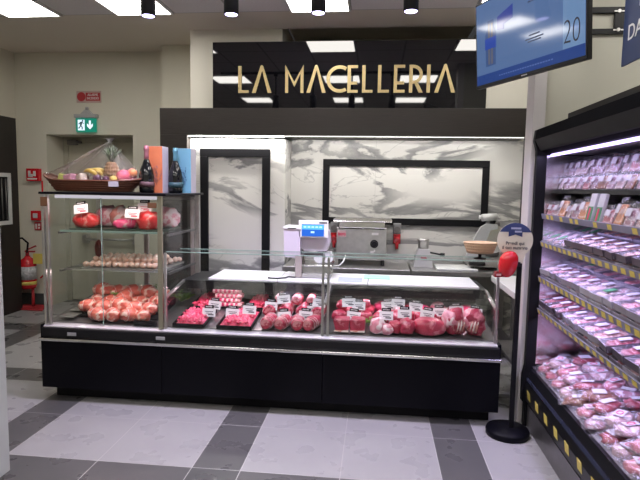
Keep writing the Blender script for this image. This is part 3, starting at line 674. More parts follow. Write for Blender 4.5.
BEEF_CUT=meat('cut_face',(.36,.02,.045),(.54,.05,.09),(.7,.28,.3),.35,22,.3,.3)
HERB=meat('herb_green',(.10,.26,.03),(.28,.46,.08),(.4,.6,.2),0,30,.6,.5)
def meat_blob(name,label,c,r,m,seed,group=None,amp=.14,freq=2.2,flat=-.75,rz=0,power=.9,cat='meat',cut=None,tilt=0):
    """one lump of meat resting on its flattened underside; c is the centre of its base"""
    M=Matrix.Rotation(rz,4,'Z')@Matrix.Rotation(tilt,4,'X')
    loc=Vector(c)
    b=MB().blob((0,0,-flat*r[2]),r,seed,amp,freq,3,0,M,None,power)
    for v in b.v:
        if v.z<0: v.z=0
    o=b.build(name,m,origin=(0,0,0)); o.location=loc; ORG[o.name]=loc; tag(o,label,cat,group)
    return o
def tray(label,x0,x1,y0,y1,h=.035,m=None,seed=0,content=None,cat='tray'):
    zz=dz(y0)+.002; t=thing('meat_tray',label,cat,((x0+x1)/2,(y0+y1)/2,zz),local=True); a=math.atan(.13)
    t.rotation_euler=(a,0,0); t.location=((x0+x1)/2,(y0+y1)/2,dz((y0+y1)/2)+.001)
    w=(x1-x0)/2; d=(y1-y0)/2
    b=MB().box(-w,w,-d,d,0,.006)
    for q in ((-w,w,-d,-d+.006),(-w,w,d-.006,d),(-w,-w+.006,-d+.006,d-.006),(w-.006,w,-d+.006,d-.006)): b.box(q[0],q[1],q[2],q[3],.006,h)
    b.build('tray_shell',BLACKM,t)
    if content:
        rnd=random.Random(seed)
        b=MB()
        if content=='mince':
            def fn(u,v):
                x=(u-.5)*2*(w-.012); y=(v-.5)*2*(d-.012); e=min(1,6*min(u,1-u,v,1-v)); 
                return (x,y,.010+e*(h+.012+.028*noise.noise(Vector((x*45,y*45,seed)))+.02*noise.noise(Vector((x*12,y*12,seed+9)))))
            b.sheet(fn,44,40)
            for k in range(46):
                x=rnd.uniform(-w+.02,w-.02); y=rnd.uniform(-d+.02,d-.02); b.blob((x,y,h+.016),(.014,.012,.010),k+seed,.3,2,1)
        b.build('mince',m,t)
    return t
tray('front black tray of bright red diced meat beside the tall case',-1.53,-1.285,3.88,4.23,.03,MINCE,1,'mince')
tray('rear black tray of bright red diced meat beside the tall case',-1.53,-1.34,4.27,4.60,.03,MINCE,2,'mince')
tray('front black tray of red minced meat, second from the tall case',-1.185,-.915,3.88,4.25,.03,MINCE,3,'mince')
tray('rear black tray of red minced meat, second from the tall case',-1.06,-.90,4.29,4.60,.03,MINCE,4,'mince')
# striped bacon rolls at the back
SW=meat('bacon_white',(.86,.62,.62),(.92,.78,.76),(.95,.85,.85),.3,20); 
for k in range(10):
    x=-1.225+(.012 if k%4<2 else -.008); y=4.33+.048*(k%2); zz=dz(4.40)+.004+.038*(k//2)
    r=thing('bacon_roll',f'red and white striped bacon roll, {ORD[k//2+1]} from bottom in the {"front" if k%2==0 else "rear"} column','meat',(x,y,zz),'striped bacon rolls')
    MB().cyl((x-.115,y,zz+.019),(x+.115,y,zz+.019),.019,n=14).build('roll',MAGM,r)
    for q in range(6): MB().cyl((x-.112+q*.038,y,zz+.019),(x-.095+q*.038,y,zz+.019),.0202,n=14).build('fat_band',SW,r)
# rolled roasts (front four show their cut end)
def roast(label,x,y,z,r,L,seed,group=None,cutf=True,m=None,rz=0):
    t=thing('rolled_roast',label,'meat',(x,y,z),group,rz,local=True)
    b=MB()
    def fn(u,v):
        a=2*PI*v; yy=(u-.5)*L; k=1-.28*abs(2*u-1)**4; k*=1+.06*math.sin(u*L*2*PI/.04)
        k*=1+.20*noise.noise(Vector((math.cos(a)*1.4+seed,math.sin(a)*1.4,u*3+seed*3)))+.06*noise.noise(Vector((math.cos(a)*5,math.sin(a)*5+seed,u*9)))
        return (r*k*math.cos(a),yy,r*.93+r*.93*k*math.sin(a))
    b.sheet(fn,26,22).build('roast_body',m or BEEF,t)
    b=MB(); 
    for s_ in (-1,1): b.lathe([(0,.004),(r*.5,.003),(r*.70,0)],20,0,(0,0,0),Matrix.Translation((0,s_*L/2,r*.93))@Matrix.Rotation(PI/2*s_,4,'X'))
    b.build('cut_end',BEEF_CUT,t)
    b=MB()
    for q in range(5):
        yy=(-.36+.18*q)*L; b.tube([(r*1.0*math.cos(a),yy,r*.93+r*.96*math.sin(a)) for a in [2*PI*i/16 for i in range(17)]],.0013,4)
    b.build('string',CARD,t); return t
for k,x in enumerate((-.80,-.685,-.575,-.465)):
    roast(f'tied red beef roast, {ORD[k+1]} from left in the front roast row',x,3.99,dz(3.90)+.002,.051,.20,k+1,'front row beef roasts',rz=random.uniform(-.3,.3))
for k,x in enumerate((-.83,-.70,-.56,-.44)):
    roast(f'tied red beef roast, {ORD[k+1]} from left in the rear roast row',x,4.24,dz(4.16)+.002,.058,.22,k+11,'rear row beef roasts')
for k,x in enumerate((-.76,-.62,-.50)):
    roast(f'tied beef roast lying on the rear roasts, {ORD[k+1]} from left',x,4.27,dz(4.2)+.098,.040,.19,k+21,'upper beef roasts')
# cubes, pork balls, round, ribs
for k,(x,y,l) in enumerate(((-.235,3.96,'left red beef cube at the front, beside the glass divider'),(-.115,3.965,'right red beef cube at the front, left of the pale pork'))):
    t=thing('beef_cube',l,'meat',(x,y,dz(y)),'beef cubes',local=True)
    b=MB().box(-.055,.055,-.06,.06,.006,.10,.012,0,None,3)
    for v in b.v:
        n_=noise.noise(v*18+Vector((k*5,0,0)))*.012; v.x+=n_; v.z+=n_*.6
    b.build('lean',BEEF,t); MB().box(-.053,.053,-.063,-.054,.004,.018,.002).build('fat_edge',FATTY,t)
for k,(x,y,z_,rr) in enumerate(((-.27,4.16,0,.06),(-.16,4.17,0,.062),(-.06,4.18,0,.055),(-.22,4.30,0,.055),(-.11,4.31,0,.06),(-.25,4.20,.085,.045),(-.07,4.22,.09,.045))):
    meat_blob('beef_chunk',f'round red beef chunk behind the cubes, {["front left","front middle","front right","rear left","rear right","upper left","upper right"][k]}',(x,y,dz(y)+z_),(rr,rr,rr*.85),BEEF,k+31,'beef chunks behind the cubes')
for k,(x,y,r_,m_,l) in enumerate(((.035,3.955,.062,PORK,'pale pink rolled pork, largest at the front middle of the counter'),(.105,3.93,.045,PORK,'small pale pink rolled pork beside the larger one'),(.165,3.97,.052,BEEF,'red rolled cut between the pale pork and the large one'),(.25,3.965,.065,BEEF,'large red rolled cut left of the big round roast'),(.06,4.12,.06,BEEF,'red cut behind the pale pork'),(.19,4.14,.062,BEEF,'red cut behind the red rolled cuts'))):
    meat_blob('rolled_cut',l,(x,y,dz(y)),(r_,r_*1.15,r_*1.0),m_,k+41,'rolled cuts',.16)
meat_blob('round_roast','big smooth round red roast at the front right of the counter',(.415,4.0,dz(3.95)),(.125,.105,.072),BEEF,51,None,.08,1.6,-.7)
meat_blob('round_roast','red roast lying behind the big round roast',(.40,4.21,dz(4.2)),(.12,.09,.06),BEEF,52,None,.14,2)
def rib(label,x,y,rz,seed):
    t=thing('rib_cut',label,'meat',(x,y,dz(y)),None,rz,local=True)
    b=MB().blob((0,0,.085),(.075,.095,.10),seed,.22,2.0,3,power=.85)
    for v in b.v:
        v.z=max(v.z,0); v.y=max(v.y,-.05-.3*v.z+.02)
    b.build('lean',BEEF,t)
    b=MB().blob((.005,-.052,.075),(.045,.012,.06),seed+3,.2,2,3); b.build('cut_face',BEEF_CUT,t)
    MB().blob((-.045,.0,.11),(.045,.075,.07),seed+5,.2,2,3).build('fat_cap',PORK,t)
    b=MB()
    for q in range(3): b.tube([(-.01+q*.022,-.067,.03),(.0+q*.022,-.07,.08),(.01+q*.02,-.055,.13)],[.005,.006,.004],8)
    b.build('bone',FATTY,t); return t
rib('large bone-in rib cut with pale fat, right of the round roast',.60,4.0,.35,61)
rib('bone-in rib cut at the far right front of the counter',.745,4.0,-.45,64)
for k,(x,y) in enumerate(((.60,4.22),(.75,4.24),(.55,4.38))):
    meat_blob('beef_steak',f'flat red steak piled behind the rib cuts, {["left","right","rear"][k]}',(x,y,dz(y)),(.09,.08,.035),[BEEF,MAGM,FATTY][k],70+k,'steaks behind the rib cuts')
for k in range(8):
    x=-.05+.115*k; y=4.36+.05*(k%2)
    meat_blob('beef_slice',f'red meat slice at the back of the right well, {ORD[k+1]} from left',(x,y,dz(y)+.0),(.062,.075,.04+.006*(k%3)),[BEEF,MAGM,PORK][k%3],80+k,'rear meat slices')
# green garnish
def herb(name,label,c,n,s,seed,group=None):
    rnd=random.Random(seed); t=thing(name,label,'herbs',c,group,local=True); b=MB()
    for k in range(n):
        a=rnd.uniform(0,2*PI); L=s*rnd.uniform(.6,1.1); e=rnd.uniform(.5,1.3)
        p=[Vector((0,0,0)),Vector((math.cos(a)*L*.4,math.sin(a)*L*.4,L*.5*e)),Vector((math.cos(a)*L*.8,math.sin(a)*L*.8,L*.7*e))]
        b.tube(p,[.002,.0025,.001],5)
        for q in range(6):
            u=p[1].lerp(p[2],q/5); b.blob(u+Vector((rnd.uniform(-1,1),rnd.uniform(-1,1),rnd.uniform(-1,1)))*s*.12,(s*.10,s*.10,s*.03),k*7+q,.3,2,1,0)
    b.build('leaves',HERB,t); return t
herb('parsley','bright green parsley sprig beside the pale pork in the counter',(-.005,4.06,dz(4.06)),12,.11,3)
# price tags
def make_tag(label,x,y,z,tilt,group,w=.105,h=.088,zb=None):
    t=thing('price_tag',label,'price tag',(x,y,z),group,tilt[1],local=True); t.rotation_euler=(math.radians(-14),tilt[0],tilt[1])
    cd=MB().box(-w/2,w/2,-.001,.001,-h/2,h/2-.022,.0003).build('card',CARD,t)
    hd=MB().box(-w*.34,w*.34,-.0015,.0015,h/2-.022,h/2+.002).build('black_header',BLACKM,t)
    b=MB()
    for i,(a,c) in enumerate(((-.3,.32),(-.22,.25),(-.06,.36))): b.box(w*a,w*c,-.0018,-.0011,-h/2+.038-i*.013,-h/2+.043-i*.013+(.004 if i==2 else 0))
    b.build('print',DARKP if w<.11 else REDP,cd)
    b=MB(); 
    for i in range(5): b.box(-w*.25+i*w*.1,-w*.25+i*w*.1+w*.06,-.0022,-.0016,h/2-.014,h/2-.006)
    b.build('header_print',CARD,hd)
    MB().cyl((0,.003,-h/2-.06),(0,.003,h/2-.02),.0015,n=6).build('pin',STEEL,t)
    return t
fr=[(-1.292, 0.716), (-1.102, 0.72), (-0.966, 0.75), (-0.692, 0.713), (-0.522, 0.724), (-0.15, 0.736), (0.097, 0.748), (0.235, 0.767), (0.406, 0.768), (0.618, 0.81), (0.756, 0.796)]
bk_=[(-1.282, 0.751), (-0.817, 0.761), (-0.718, 0.818), (-0.474, 0.742), (-0.429, 0.801), (-0.197, 0.812), (-0.118, 0.789), (0.111, 0.798), (0.19, 0.821), (0.326, 0.795), (0.507, 0.764)]
rnd=random.Random(5)
for k,(x,z) in enumerate(fr): make_tag(f'white price tag with black header, {ORD[k+1]} from left in front row of counter tags',x,4.04,z+.004,(rnd.uniform(-.09,.09)+(.22 if k==8 else 0),rnd.uniform(-.1,.1)),'front counter price tags')
for k,(x,z) in enumerate(bk_): make_tag(f'white price tag with black header, {ORD[k+1]} from left in rear row of counter tags',x,4.16,z+.004,(rnd.uniform(-.12,.12),rnd.uniform(-.1,.1)),'rear counter price tags')

# contents of the tall case
SH1=1.338
def plate(label,x0,x1,y0,y1,z,m):
    o=MB().box(x0,x1,y0,y1,z,z+.012,.004).build('serving_tray',m,origin=((x0+x1)/2,(y0+y1)/2,z)); tag(o,label,'tray'); return o
plate('dark green tray under the meats on upper case shelf',-2.43,-1.68,4.02,4.46,SH1+.0005,mat('dark_green_tray',(.03,.06,.04),.3))
z1=SH1+.0135
meat_blob('meat_cut','bright red minced loaf at left of upper case shelf',(-2.335,4.12,z1),(.105,.085,.068),REDM,90,None,.08,2,-.85)
meat_blob('meat_cut','tall pink fatty cut behind the red loaf on upper shelf',(-2.26,4.31,z1),(.10,.08,.10),PORK,91,None,.15,2,-.75)
meat_blob('meat_cut','orange-pink marbled cut in the middle of upper case shelf',(-2.14,4.30,z1),(.085,.075,.10),FATTY,92,None,.15,2,-.75)
meat_blob('meat_cut','low magenta cut with white fat edge in upper shelf front',(-2.0,4.12,z1),(.10,.085,.045),MAGM,93,None,.12,2,-.8)
meat_blob('meat_cut','pointed bright red cut with white seam on upper case shelf',(-1.815,4.12,z1),(.09,.08,.088),REDM,94,None,.14,1.8,-.7)
meat_blob('meat_cut','pale pink joint at the right end of upper case shelf',(-1.745,4.34,z1),(.10,.08,.098),PORK,95,None,.16,2,-.75)
meat_blob('meat_cut','small pink cut at rear between the marbled cuts',(-1.95,4.38,z1),(.085,.06,.07),FATTY,96,None,.16,2,-.75)
for (x,z,y,rr,l) in ((-2.335,1.515,4.035,-.14,'tilted white price tag over the red minced loaf in tall case'),(-1.905,1.487,4.03,.03,'white price tag over the magenta cut in the tall case'),(-1.845,1.535,4.12,0,'white price tag highest on the upper shelf, over the pointed red cut')):
    make_tag(l,x,y,z,(rr,0),'tall case price tags',.118,.095)
# meatballs
plate('steel tray of meatballs on the middle case shelf',-2.33,-1.66,4.01,4.50,1.0305,STEEL)
mb_=None; n=0; rnd=random.Random(3)
spots=[(-2.30+.0475*c+(r_%2)*.024,4.035+.052*r_,1.0435) for r_ in range(9) for c in range(14)]+[(-2.25+.05*c+(r_%2)*.02,4.10+.06*r_,1.0435+.036) for r_ in range(5) for c in range(11)]
for (x,y,z) in spots:
    x+=rnd.uniform(-.006,.006); y+=rnd.uniform(-.006,.006)
    if x>-1.685: continue
    if mb_ is None:
        mb_=MB().blob((0,0,.0225),(.0245,.0245,.0225),5,.10,2,2).build('meatball',BALL,origin=(0,0,0)); o=mb_
        tag(o,'pale round meatball in the rows on the middle case shelf','meatball','meatballs on the middle case shelf')
    else: o=dup(mb_)
    o.location=(x,y,z); o.rotation_euler=(0,0,n*1.3); n+=1
meat_blob('liver_piece','dark red liver leaning behind the meatballs in tall case',(-2.50,4.60,1.033),(.035,.03,.085),meat('liver',(.16,.015,.015),(.26,.03,.03),(0,0,0),0,12),97,None,.15,2,-.95)
# lower deck of the tall case: skewered rolls
SK=None; n=0; rnd=random.Random(11)
pile=[(x,y) for y in (3.945,4.06,4.18,4.31) for x in (-2.30,-2.17,-2.04,-1.91,-1.78)]
names=['front','second','third','rear']
for (x,y) in pile:
    row=[3.945,4.06,4.18,4.31].index(y); colm=[-2.30,-2.17,-2.04,-1.91,-1.78].index(x)
    if row==0 and colm==0: continue
    lab=f'pale pink stuffed meat roll, {ORD[colm+1]} from left in {names[row]} row of the case deck'
    if SK is None:
        SK=thing('stuffed_meat_roll',lab,'meat roll',(x,y,0),'stuffed meat rolls in the tall case',local=True)
        MB().blob((0,0,.052),(.075,.058,.052),7,.22,2.6,3,power=.9).build('roll',SKEW,SK)
        b=MB()
        for q in (-.03,0,.03): b.tube([(q+.002*math.cos(a),.056*math.cos(a),.052+.052*math.sin(a)) for a in [2*PI*i/14 for i in range(15)]],.0022,5)
        b.build('bacon_strip',SW,SK); o=SK
    else: o=dup(SK,label=lab)
    o.location=(x+rnd.uniform(-.012,.012),y,dz(y)+.003+.020*row); o.rotation_euler=(rnd.uniform(-.1,.1),rnd.uniform(-.2,.2),rnd.uniform(-.9,.9)); kk=rnd.uniform(.82,1.15); o.scale=(kk*rnd.uniform(.9,1.15),kk,kk*rnd.uniform(.9,1.1))
b=MB().prism([(-2.36,0),(-1.68,0),(-1.68,.03),(-2.36,.03)],'Y',3.97,3.98)
for k,(x,y) in enumerate(((-1.86,3.965),)):
    pass
tray('shallow black tray at right front of the tall case deck',-1.84,-1.66,3.875,3.905,.03)
rs=MB()
for k,(y0,y1,h) in enumerate(((4.00,4.12,.018),(4.12,4.245,.045),(4.245,4.40,.075))): rs.prism([(y0,dz(y0)),(y1,dz(y1)),(y1,dz(y0)+h),(y0,dz(y0)+h-.006)],'X',-2.38,-1.70)
rs=rs.build('stepped_tray',BLACKM,origin=(-2.05,4.2,dz(4.0))); tag(rs,'black stepped tray beneath the stuffed meat rolls','tray')
herb('parsley','green parsley at left among the stuffed meat rolls',(-2.12,4.24,.735),14,.10,5)
herb('parsley','green parsley at centre among the stuffed meat rolls',(-1.93,4.37,.765),12,.09,6)
herb('parsley','green parsley at right end behind the stuffed meat rolls',(-1.66,4.42,.70),16,.13,7)
make_tag('white price tag standing behind the stuffed meat rolls',-2.36,4.46,.77,(0,0),'tall case price tags',.085,.075)
for k in range(4):
    o=MB().box(-2.48+.0,-2.36+.0,3.93+.15*k,4.06+.15*k,dz(4.06+.15*k)+.002,dz(4.06+.15*k)+.012,.002).build('steel_insert',STEEL,origin=(-2.42,4.0+.15*k,dz(4+.15*k))); tag(o,f'narrow steel deck insert at case left, {ORD[k+1]} from the front','deck insert','steel deck inserts')

# ------------------------------------------------------------------ gift basket on the case
ZT=1.6405
gb=thing('gift_basket','brown wicker boat basket of fruit wrapped in clear cellophane on the display case','basket',(-2.24,4.10,ZT))
BW=wood('brown_wicker',(.10,.03,.02),(.26,.10,.06),(40,40,120),.4)
def boat(a,t):   # t 0 bottom .. 1 rim
    c,s_=math.cos(a),math.sin(a); e=.75
    cxx=math.copysign(abs(c)**e,c); cyy=math.copysign(abs(s_)**e,s_)
    L=.30+.095*t; W=.125+.03*t; h=.004+t*(.085+.055*abs(c)**4*(1.0 if c<0 else .35))
    return (-2.25+cxx*L+(-.01 if c<0 else .0),4.10+cyy*W,ZT+h)
b=MB()
for (t0,t1) in ((0,1),): b.sheet(lambda u,v:boat(v*2*PI,u),8,56)
b.sheet(lambda u,v:(-2.25+.30*u*math.copysign(abs(math.cos(v*2*PI))**.75,math.cos(v*2*PI)),4.10+.125*u*math.copysign(abs(math.sin(v*2*PI))**.75,math.sin(v*2*PI)),ZT+.004),2,56)
for t in (.15,.35,.55,.75,.98):
    b.tube([boat(2*PI*i/60,t) for i in range(61)],.0055 if t<.9 else .009,6)
b.build('wicker_body',BW,gb)
b=MB(); b.sheet(lambda u,v:(-2.25+.36*u*math.cos(v*2*PI),4.10+.145*u*math.sin(v*2*PI),ZT+.078+.016*noise.noise(Vector((u*6,v*20,1)))),8,40)
b.build('red_tissue',mat('red_tissue',(.30,.02,.05),.7,0,.3,30,.6),gb)
MB().box(-2.045,-1.965,3.926,3.930,ZT+.045,ZT+.085,.001,0,None).build('label',mat('lilac_label',(.62,.58,.68),.5,0,.1,60),gb)
AP=Vector((-2.115,4.10,2.045))
def tent(u,v):
    a=v*2*PI; r=Vector(boat(a,1)); w=.010*math.sin(a*11)*math.sin(PI*u)+.012*math.sin(a*5+1)*math.sin(PI*u)
    p=r.lerp(AP,u); sag=-.020*math.sin(PI*u); n_=Vector((math.cos(a),math.sin(a),0)); return p+n_*(w+.012*math.sin(PI*u))+Vector((0,0,sag+.03*math.sin(PI*u)*(1 if abs(math.cos(a))<.6 else 0)))
b=MB().sheet(tent,16,88); b.build('cellophane_wrap',CELLO,gb)
b=MB(); 
for k in range(10):
    a=2*PI*k/10; b.prism([(-2.115,2.03),(-2.115+.03*math.cos(a)-.01,2.065),(-2.115+.03*math.cos(a)+.01,2.07)],'Y',4.10+.02*math.sin(a),4.102+.02*math.sin(a))
b.build('cellophane_tuft',CELLO,gb)
# fruit
FR=1.705
pa=thing('pineapple','ripe pineapple with green crown standing in the gift basket','pineapple',(-2.105,4.10,1.715))
def pf_(u,v):
    a=v*2*PI; z=.165*u; r=.052*math.sin(PI*(.12+.78*u))**.55; r*=1+.055*math.sin(a*9+u*18)*math.sin(-a*9+u*18+1.2)
    return (-2.105+1.12*r*math.cos(a),4.10+1.12*r*math.sin(a),1.715+z)
MB().sheet(pf_,40,72).lathe([(.024,.164),(.0,.166)],16,0,(-2.105,4.10,1.715)).build('fruit',mat('pineapple_skin',(.30,.17,.07),.6,0,.5,70),pa)
b=MB()
for k in range(34):
    a=k*2.4; lv=k/34; L=.085*(1-.25*lv)+.025; sp_r=.05*(1-lv)+.006; z=1.875+.055*lv
    p0=Vector((-2.105,4.10,z)); p1=p0+Vector((math.cos(a)*sp_r*.7,math.sin(a)*sp_r*.7,L*.5)); p2=p0+Vector((math.cos(a)*sp_r*1.6,math.sin(a)*sp_r*1.6,L*.92))
    b.tube([p0,p1,p2],[.008,.007,.001],5)
b.build('crown',mat('pineapple_leaf',(.09,.13,.06),.5,0,.4,30),pa)
bn=None
for k in range(3):
    lab=f'yellow banana of the bunch in the gift basket, {["front","middle","rear"][k]} one'
    if bn is None:
        bn=thing('banana',lab,'banana',(0,0,0),'bananas in the gift basket',local=True)
        MB().tube([(.075*math.cos(t),0,.075*math.sin(t)) for t in [.35+i*1.75/12 for i in range(13)]],[.004,.010,.014,.0165,.018,.018,.018,.018,.0165,.015,.012,.008,.004],10).build('peel',mat('banana_skin',(.72,.50,.08),.5,0,.15,20),bn)
        MB().cyl((.072,0,.020),(.070,0,.028),.005,.005,8).build('stem',mat('banana_stem',(.20,.12,.04),.6),bn); o=bn
    else: o=dup(bn,label=lab)
    o.location=(-2.26+.012*k,4.04+.04*k,1.735+.006*k); o.rotation_euler=(.15-.2*k,0,.25*k-.1)
def fruit(name,label,x,y,z,r,m,seed,cat,sx=1,group=None):
    t=thing(name,label,cat,(x,y,z),group)
    MB().blob((x,y,z+r),(r*sx,r,r),seed,.05,1.6,3).build('fruit_body',m,t); MB().cyl((x,y,z+r*1.85),(x+.003,y,z+r*2.3),.002,n=6).build('stem',mat('fruit_stem',(.15,.08,.03),.7),t); return t
APP=mat('pink_apple',(.80,.10,.16),.3,0,.35,12,coat=.3); PEAR=mat('yellow_pear',(.72,.52,.10),.4,0,.2,14); PLUM=mat('dark_plum',(.10,.02,.06),.35,0,.3); ORA=mat('orange_peel',(.85,.32,.12),.45,0,.15,40)
fruit('apple','large pink red apple at the right end of the gift basket',-1.985,4.05,1.712,.054,APP,1,'apple')
fruit('apple','pink red apple behind the largest apple in the gift basket',-1.96,4.15,1.745,.044,APP,2,'apple')
fruit('orange','orange coloured fruit at far right of the gift basket',-1.925,4.09,1.76,.034,ORA,3,'orange')
fruit('pear','yellow pear beside the pineapple in the gift basket',-2.045,4.01,1.712,.030,PEAR,4,'pear')
fruit('pear','small yellow pear between the plum and the apple',-2.075,4.07,1.712,.028,PEAR,5,'pear',.9)
fruit('plum','dark plum at the foot of the pineapple, right side',-2.105,4.005,1.712,.028,PLUM,6,'plum')
fruit('plum','dark fruit at the foot of the pineapple, left side',-2.19,4.03,1.712,.034,PLUM,7,'plum')
for k,(x,y,m_,l,rz) in enumerate(((-2.50,4.08,mat('pkt_green',(.50,.55,.12),.4),'yellow green packet at the left tip of the gift basket',.4),(-2.43,4.06,mat('pkt_pink',(.70,.35,.45),.4,0,.3,30),'pink and white packet near the left tip of the gift basket',-.3),(-2.36,4.10,mat('pkt_brown',(.22,.10,.07),.4),'dark brown packet left of the cream packet in the gift basket',.5),(-2.315,4.03,mat('pkt_cream',(.72,.62,.50),.45),'cream coloured wedge packet in the middle of the gift basket',-.6),(-2.40,4.16,mat('pkt_red',(.5,.04,.06),.4),'red packet at the back left of the gift basket',.1))):
    o=MB().box(-.045,.045,-.03,.03,0,.065,.012,0,Matrix.Rotation(rz,4,'Z')@Matrix.Rotation(rz*.5,4,'Y')).build('food_packet',m_,origin=(0,0,0)); o.location=(x,y,1.715); tag(o,l,'packet')
# bottles and gift boxes
def bottle(label,x,y,foil,lab,sc_k=1):
    t=thing('champagne_bottle',label,'bottle',(x,y,ZT),None)
    pr=[(0,.006),(.045,.0),(.056,.006),(.058,.02),(.058,.135),(.052,.175),(.034,.225),(.0205,.262),(.0185,.28)]
    MB().lathe(pr,32,0,(x,y,ZT)).build('bottle_body',mat('bottle_glass',(.004,.005,.006),.06,spec=.8),t)
    MB().lathe([(.0205,.255),(.019,.30),(.019,.335),(.022,.34),(.022,.352),(.019,.356),(.0195,.372),(0,.375)],24,0,(x,y,ZT)).build('foil_neck',foil,t)
    MB().lathe([(.0586,.045),(.0586,.088)],32,0,(x,y,ZT)).build('label_band',lab,t)
    return t
PINKF=mat('pink_foil',(.42,.17,.20),.3,.3); TEALF=mat('teal_foil',(.12,.30,.36),.3,.3)
PINKL=mat('pink_grey_label',(.12,.06,.065),.6,0,.2,60); TEALL=mat('teal_label',(.03,.08,.09),.5,0,.2,60)
bottle('black sparkling wine bottle with pink foil before the orange box',-1.828,4.13,PINKF,PINKL)
bottle('black sparkling wine bottle with teal foil before the blue box',-1.675,4.35,TEALF,TEALL)
def gift_box(label,x0,x1,y0,y1,m,br):
    t=thing('gift_box',label,'box',((x0+x1)/2,(y0+y1)/2,ZT))
    MB().box(x0,x1,y0+.002,y1,ZT,ZT+.375,.0015).build('carton',mat('box_lilac_white',(.52,.50,.57),.45,0,.02),t)
    MB().box(x0,x1,y0-.0005,y0+.0015,ZT+.001,ZT+.374).build('front_face',m,t)
    b=MB(); r=random.Random(int(x0*1000)); base=Vector((x0+.045,ZT+.05))
    w=(x1-x0)
    for k in range(5):
        pts=[]; p=Vector((x0+w*.55+r.uniform(-.01,.01),y0-.002,ZT+.05+.01*k)); d=Vector((r.uniform(-.5,.5),0,1)).normalized()
        for i in range(7): pts.append(tuple(p)); p=p+d*.022; d=(d+Vector((r.uniform(-.5,.5),0,.05))).normalized(); p.x=min(max(p.x,x0+.008),x1-.008)
        b.tube(pts,.0012,4)
        for q in pts[2:]:
            qx=min(max(q[0]+r.uniform(-.012,.012),x0+.01),x1-.01); b.cyl((qx,y0-.0022,q[2]+r.uniform(-.008,.008)),(qx,y0-.0008,q[2]),r.uniform(.003,.0065),n=9)
    b.build('blossom_print',br,t); return t
gift_box('orange gift box with dark blossom print behind the pink bottle',-1.853,-1.727,4.20,4.33,mat('box_orange',(.62,.19,.08),.45,0,.06),mat('blossom_dark',(.22,.12,.14),.5))
gift_box('light blue gift box with dark blossom print behind the teal bottle',-1.695,-1.567,4.42,4.55,mat('box_blue',(.15,.36,.46),.45,0,.06),mat('blossom_blue',(.05,.13,.22),.5))

# ------------------------------------------------------------------ television, bracket, hanging sign
tv=thing('television','wall mounted television showing a blue advert, tilted over the counter','television',(.672,3.9,2.398),None,local=True)
tv.rotation_euler=(math.radians(4.0),0,math.radians(-65))
TW,TH=.97,.56
MB().box(0,TW,0,.035,0,TH,.004).box(.12,TW-.12,.035,.06,.08,TH-.1,.01).build('housing',BLKP,tv)
def scr(name,c,s):
    m,t,out=nt(name); p=principled(t,out,(.01,.012,.02),.08); p.inputs['Emission Color'].default_value=rgba(c); p.inputs['Emission Strength'].default_value=s; return m
scrn=MB().box(.012,TW-.012,-.0012,.0005,.022,TH-.012).build('screen',scr('tv_blue',(.09,.16,.33),.9),tv)
MB().box(.012,TW-.012,-.0020,-.0014,.022,.085).build('lower_banner',scr('tv_navy',(.015,.05,.22),.9),scrn)
MB().box(.80,TW-.014,-.0018,-.0014,.086,TH-.014).build('side_field',scr('tv_pale',(.15,.26,.45),.9),scrn)
b=MB().prism([(.115,.13),(.215,.13),(.22,.33),(.195,.38),(.195,.42),(.135,.42),(.135,.38),(.11,.33)],'Y',-.0030,-.0022); b.build('advert_bottle',scr('tv_bottle',(.05,.10,.26),.8),scrn)
MB().box(.14,.16,-.0036,-.0031,.14,.40).box(.17,.19,-.0036,-.0031,.14,.40).build('advert_bottle_contents',scr('tv_brown',(.13,.13,.17),.8),scrn)
MB().box(.108,.222,-.0042,-.0037,.24,.31).build('advert_bottle_label',scr('tv_label',(.02,.06,.36),.9),scrn)
MB().prism([(.235,.34),(.30,.33),(.30,.36),(.385,.38),(.385,.46),(.235,.42)],'Y',-.0030,-.0022).build('advert_badge',scr('tv_badge',(.02,.04,.28),.9),scrn)
text('advert_number','20',.185,mat('tv_ink',(.01,.012,.03),.3),scrn,facing(.865,-.0024,.165)@Matrix.Rotation(-.05,4,'Z'),.0004,.115,-.0035)
b=MB()
for (x0,x1,z) in ((.53,.62,.225),(.50,.65,.205),(.52,.63,.19),(.52,.72,.44),(.52,.70,.42)): b.box(x0,x1,-.0026,-.0018,z,z+.008)
b.build('advert_print',mat('tv_dim_print',(.03,.05,.12),.3),scrn)
b=MB()
for i in range(22): b.box(.25+i*.022,.265+i*.022,-.0028,-.0022,.048,.056)
b.build('banner_print',scr('tv_print_pale',(.10,.16,.42),.8),scrn)
MB().box(.46,.51,-.001,.0,.006,.013).build('maker_mark',mat('pale_mark',(.4,.4,.42),.4),tv)
br=thing('television_bracket','black slotted wall bracket plate holding the television','bracket',(1.55,4.03,2.79))
b=MB()
for x0,x1,z0,z1 in ((1.38,1.72,2.935,2.975),(1.38,1.72,2.795,2.83),(1.60,1.72,2.83,2.935),(1.36,1.40,2.795,2.975)): b.box(x0,x1,4.005,4.028,z0,z1,.002)
b.build('wall_plate',BLKP,br)
b=MB()
for x in (1.625,1.675):
    for z in (2.82,2.945): b.cyl((x,4.005,z),(x,3.995,z),.012,n=12).box(x-.032,x-.012,4.0,4.004,z-.004,z+.004)
b.build('bolt',STEEL,br)
MB().tube([(1.40,4.0,2.88),(1.25,3.75,2.80),(.94,3.488,2.70)],.022,8).build('arm',BLKP,br)
hs=thing('hanging_sign','dark blue hanging shop sign with white letters above the wall fridge','sign',(1.2,2.4,2.325))
MB().box(1.195,1.205,1.75,2.882,2.325,3.0,.001).build('board',mat('navy_board',(.012,.028,.10),.45,0,.05),hs)
LT=mat('white_lettering',(.7,.7,.72),.5)
text('lettering','DA',.105,LT,hs,facing(1.1935,2.755,2.468,-PI/2),.0008,None)
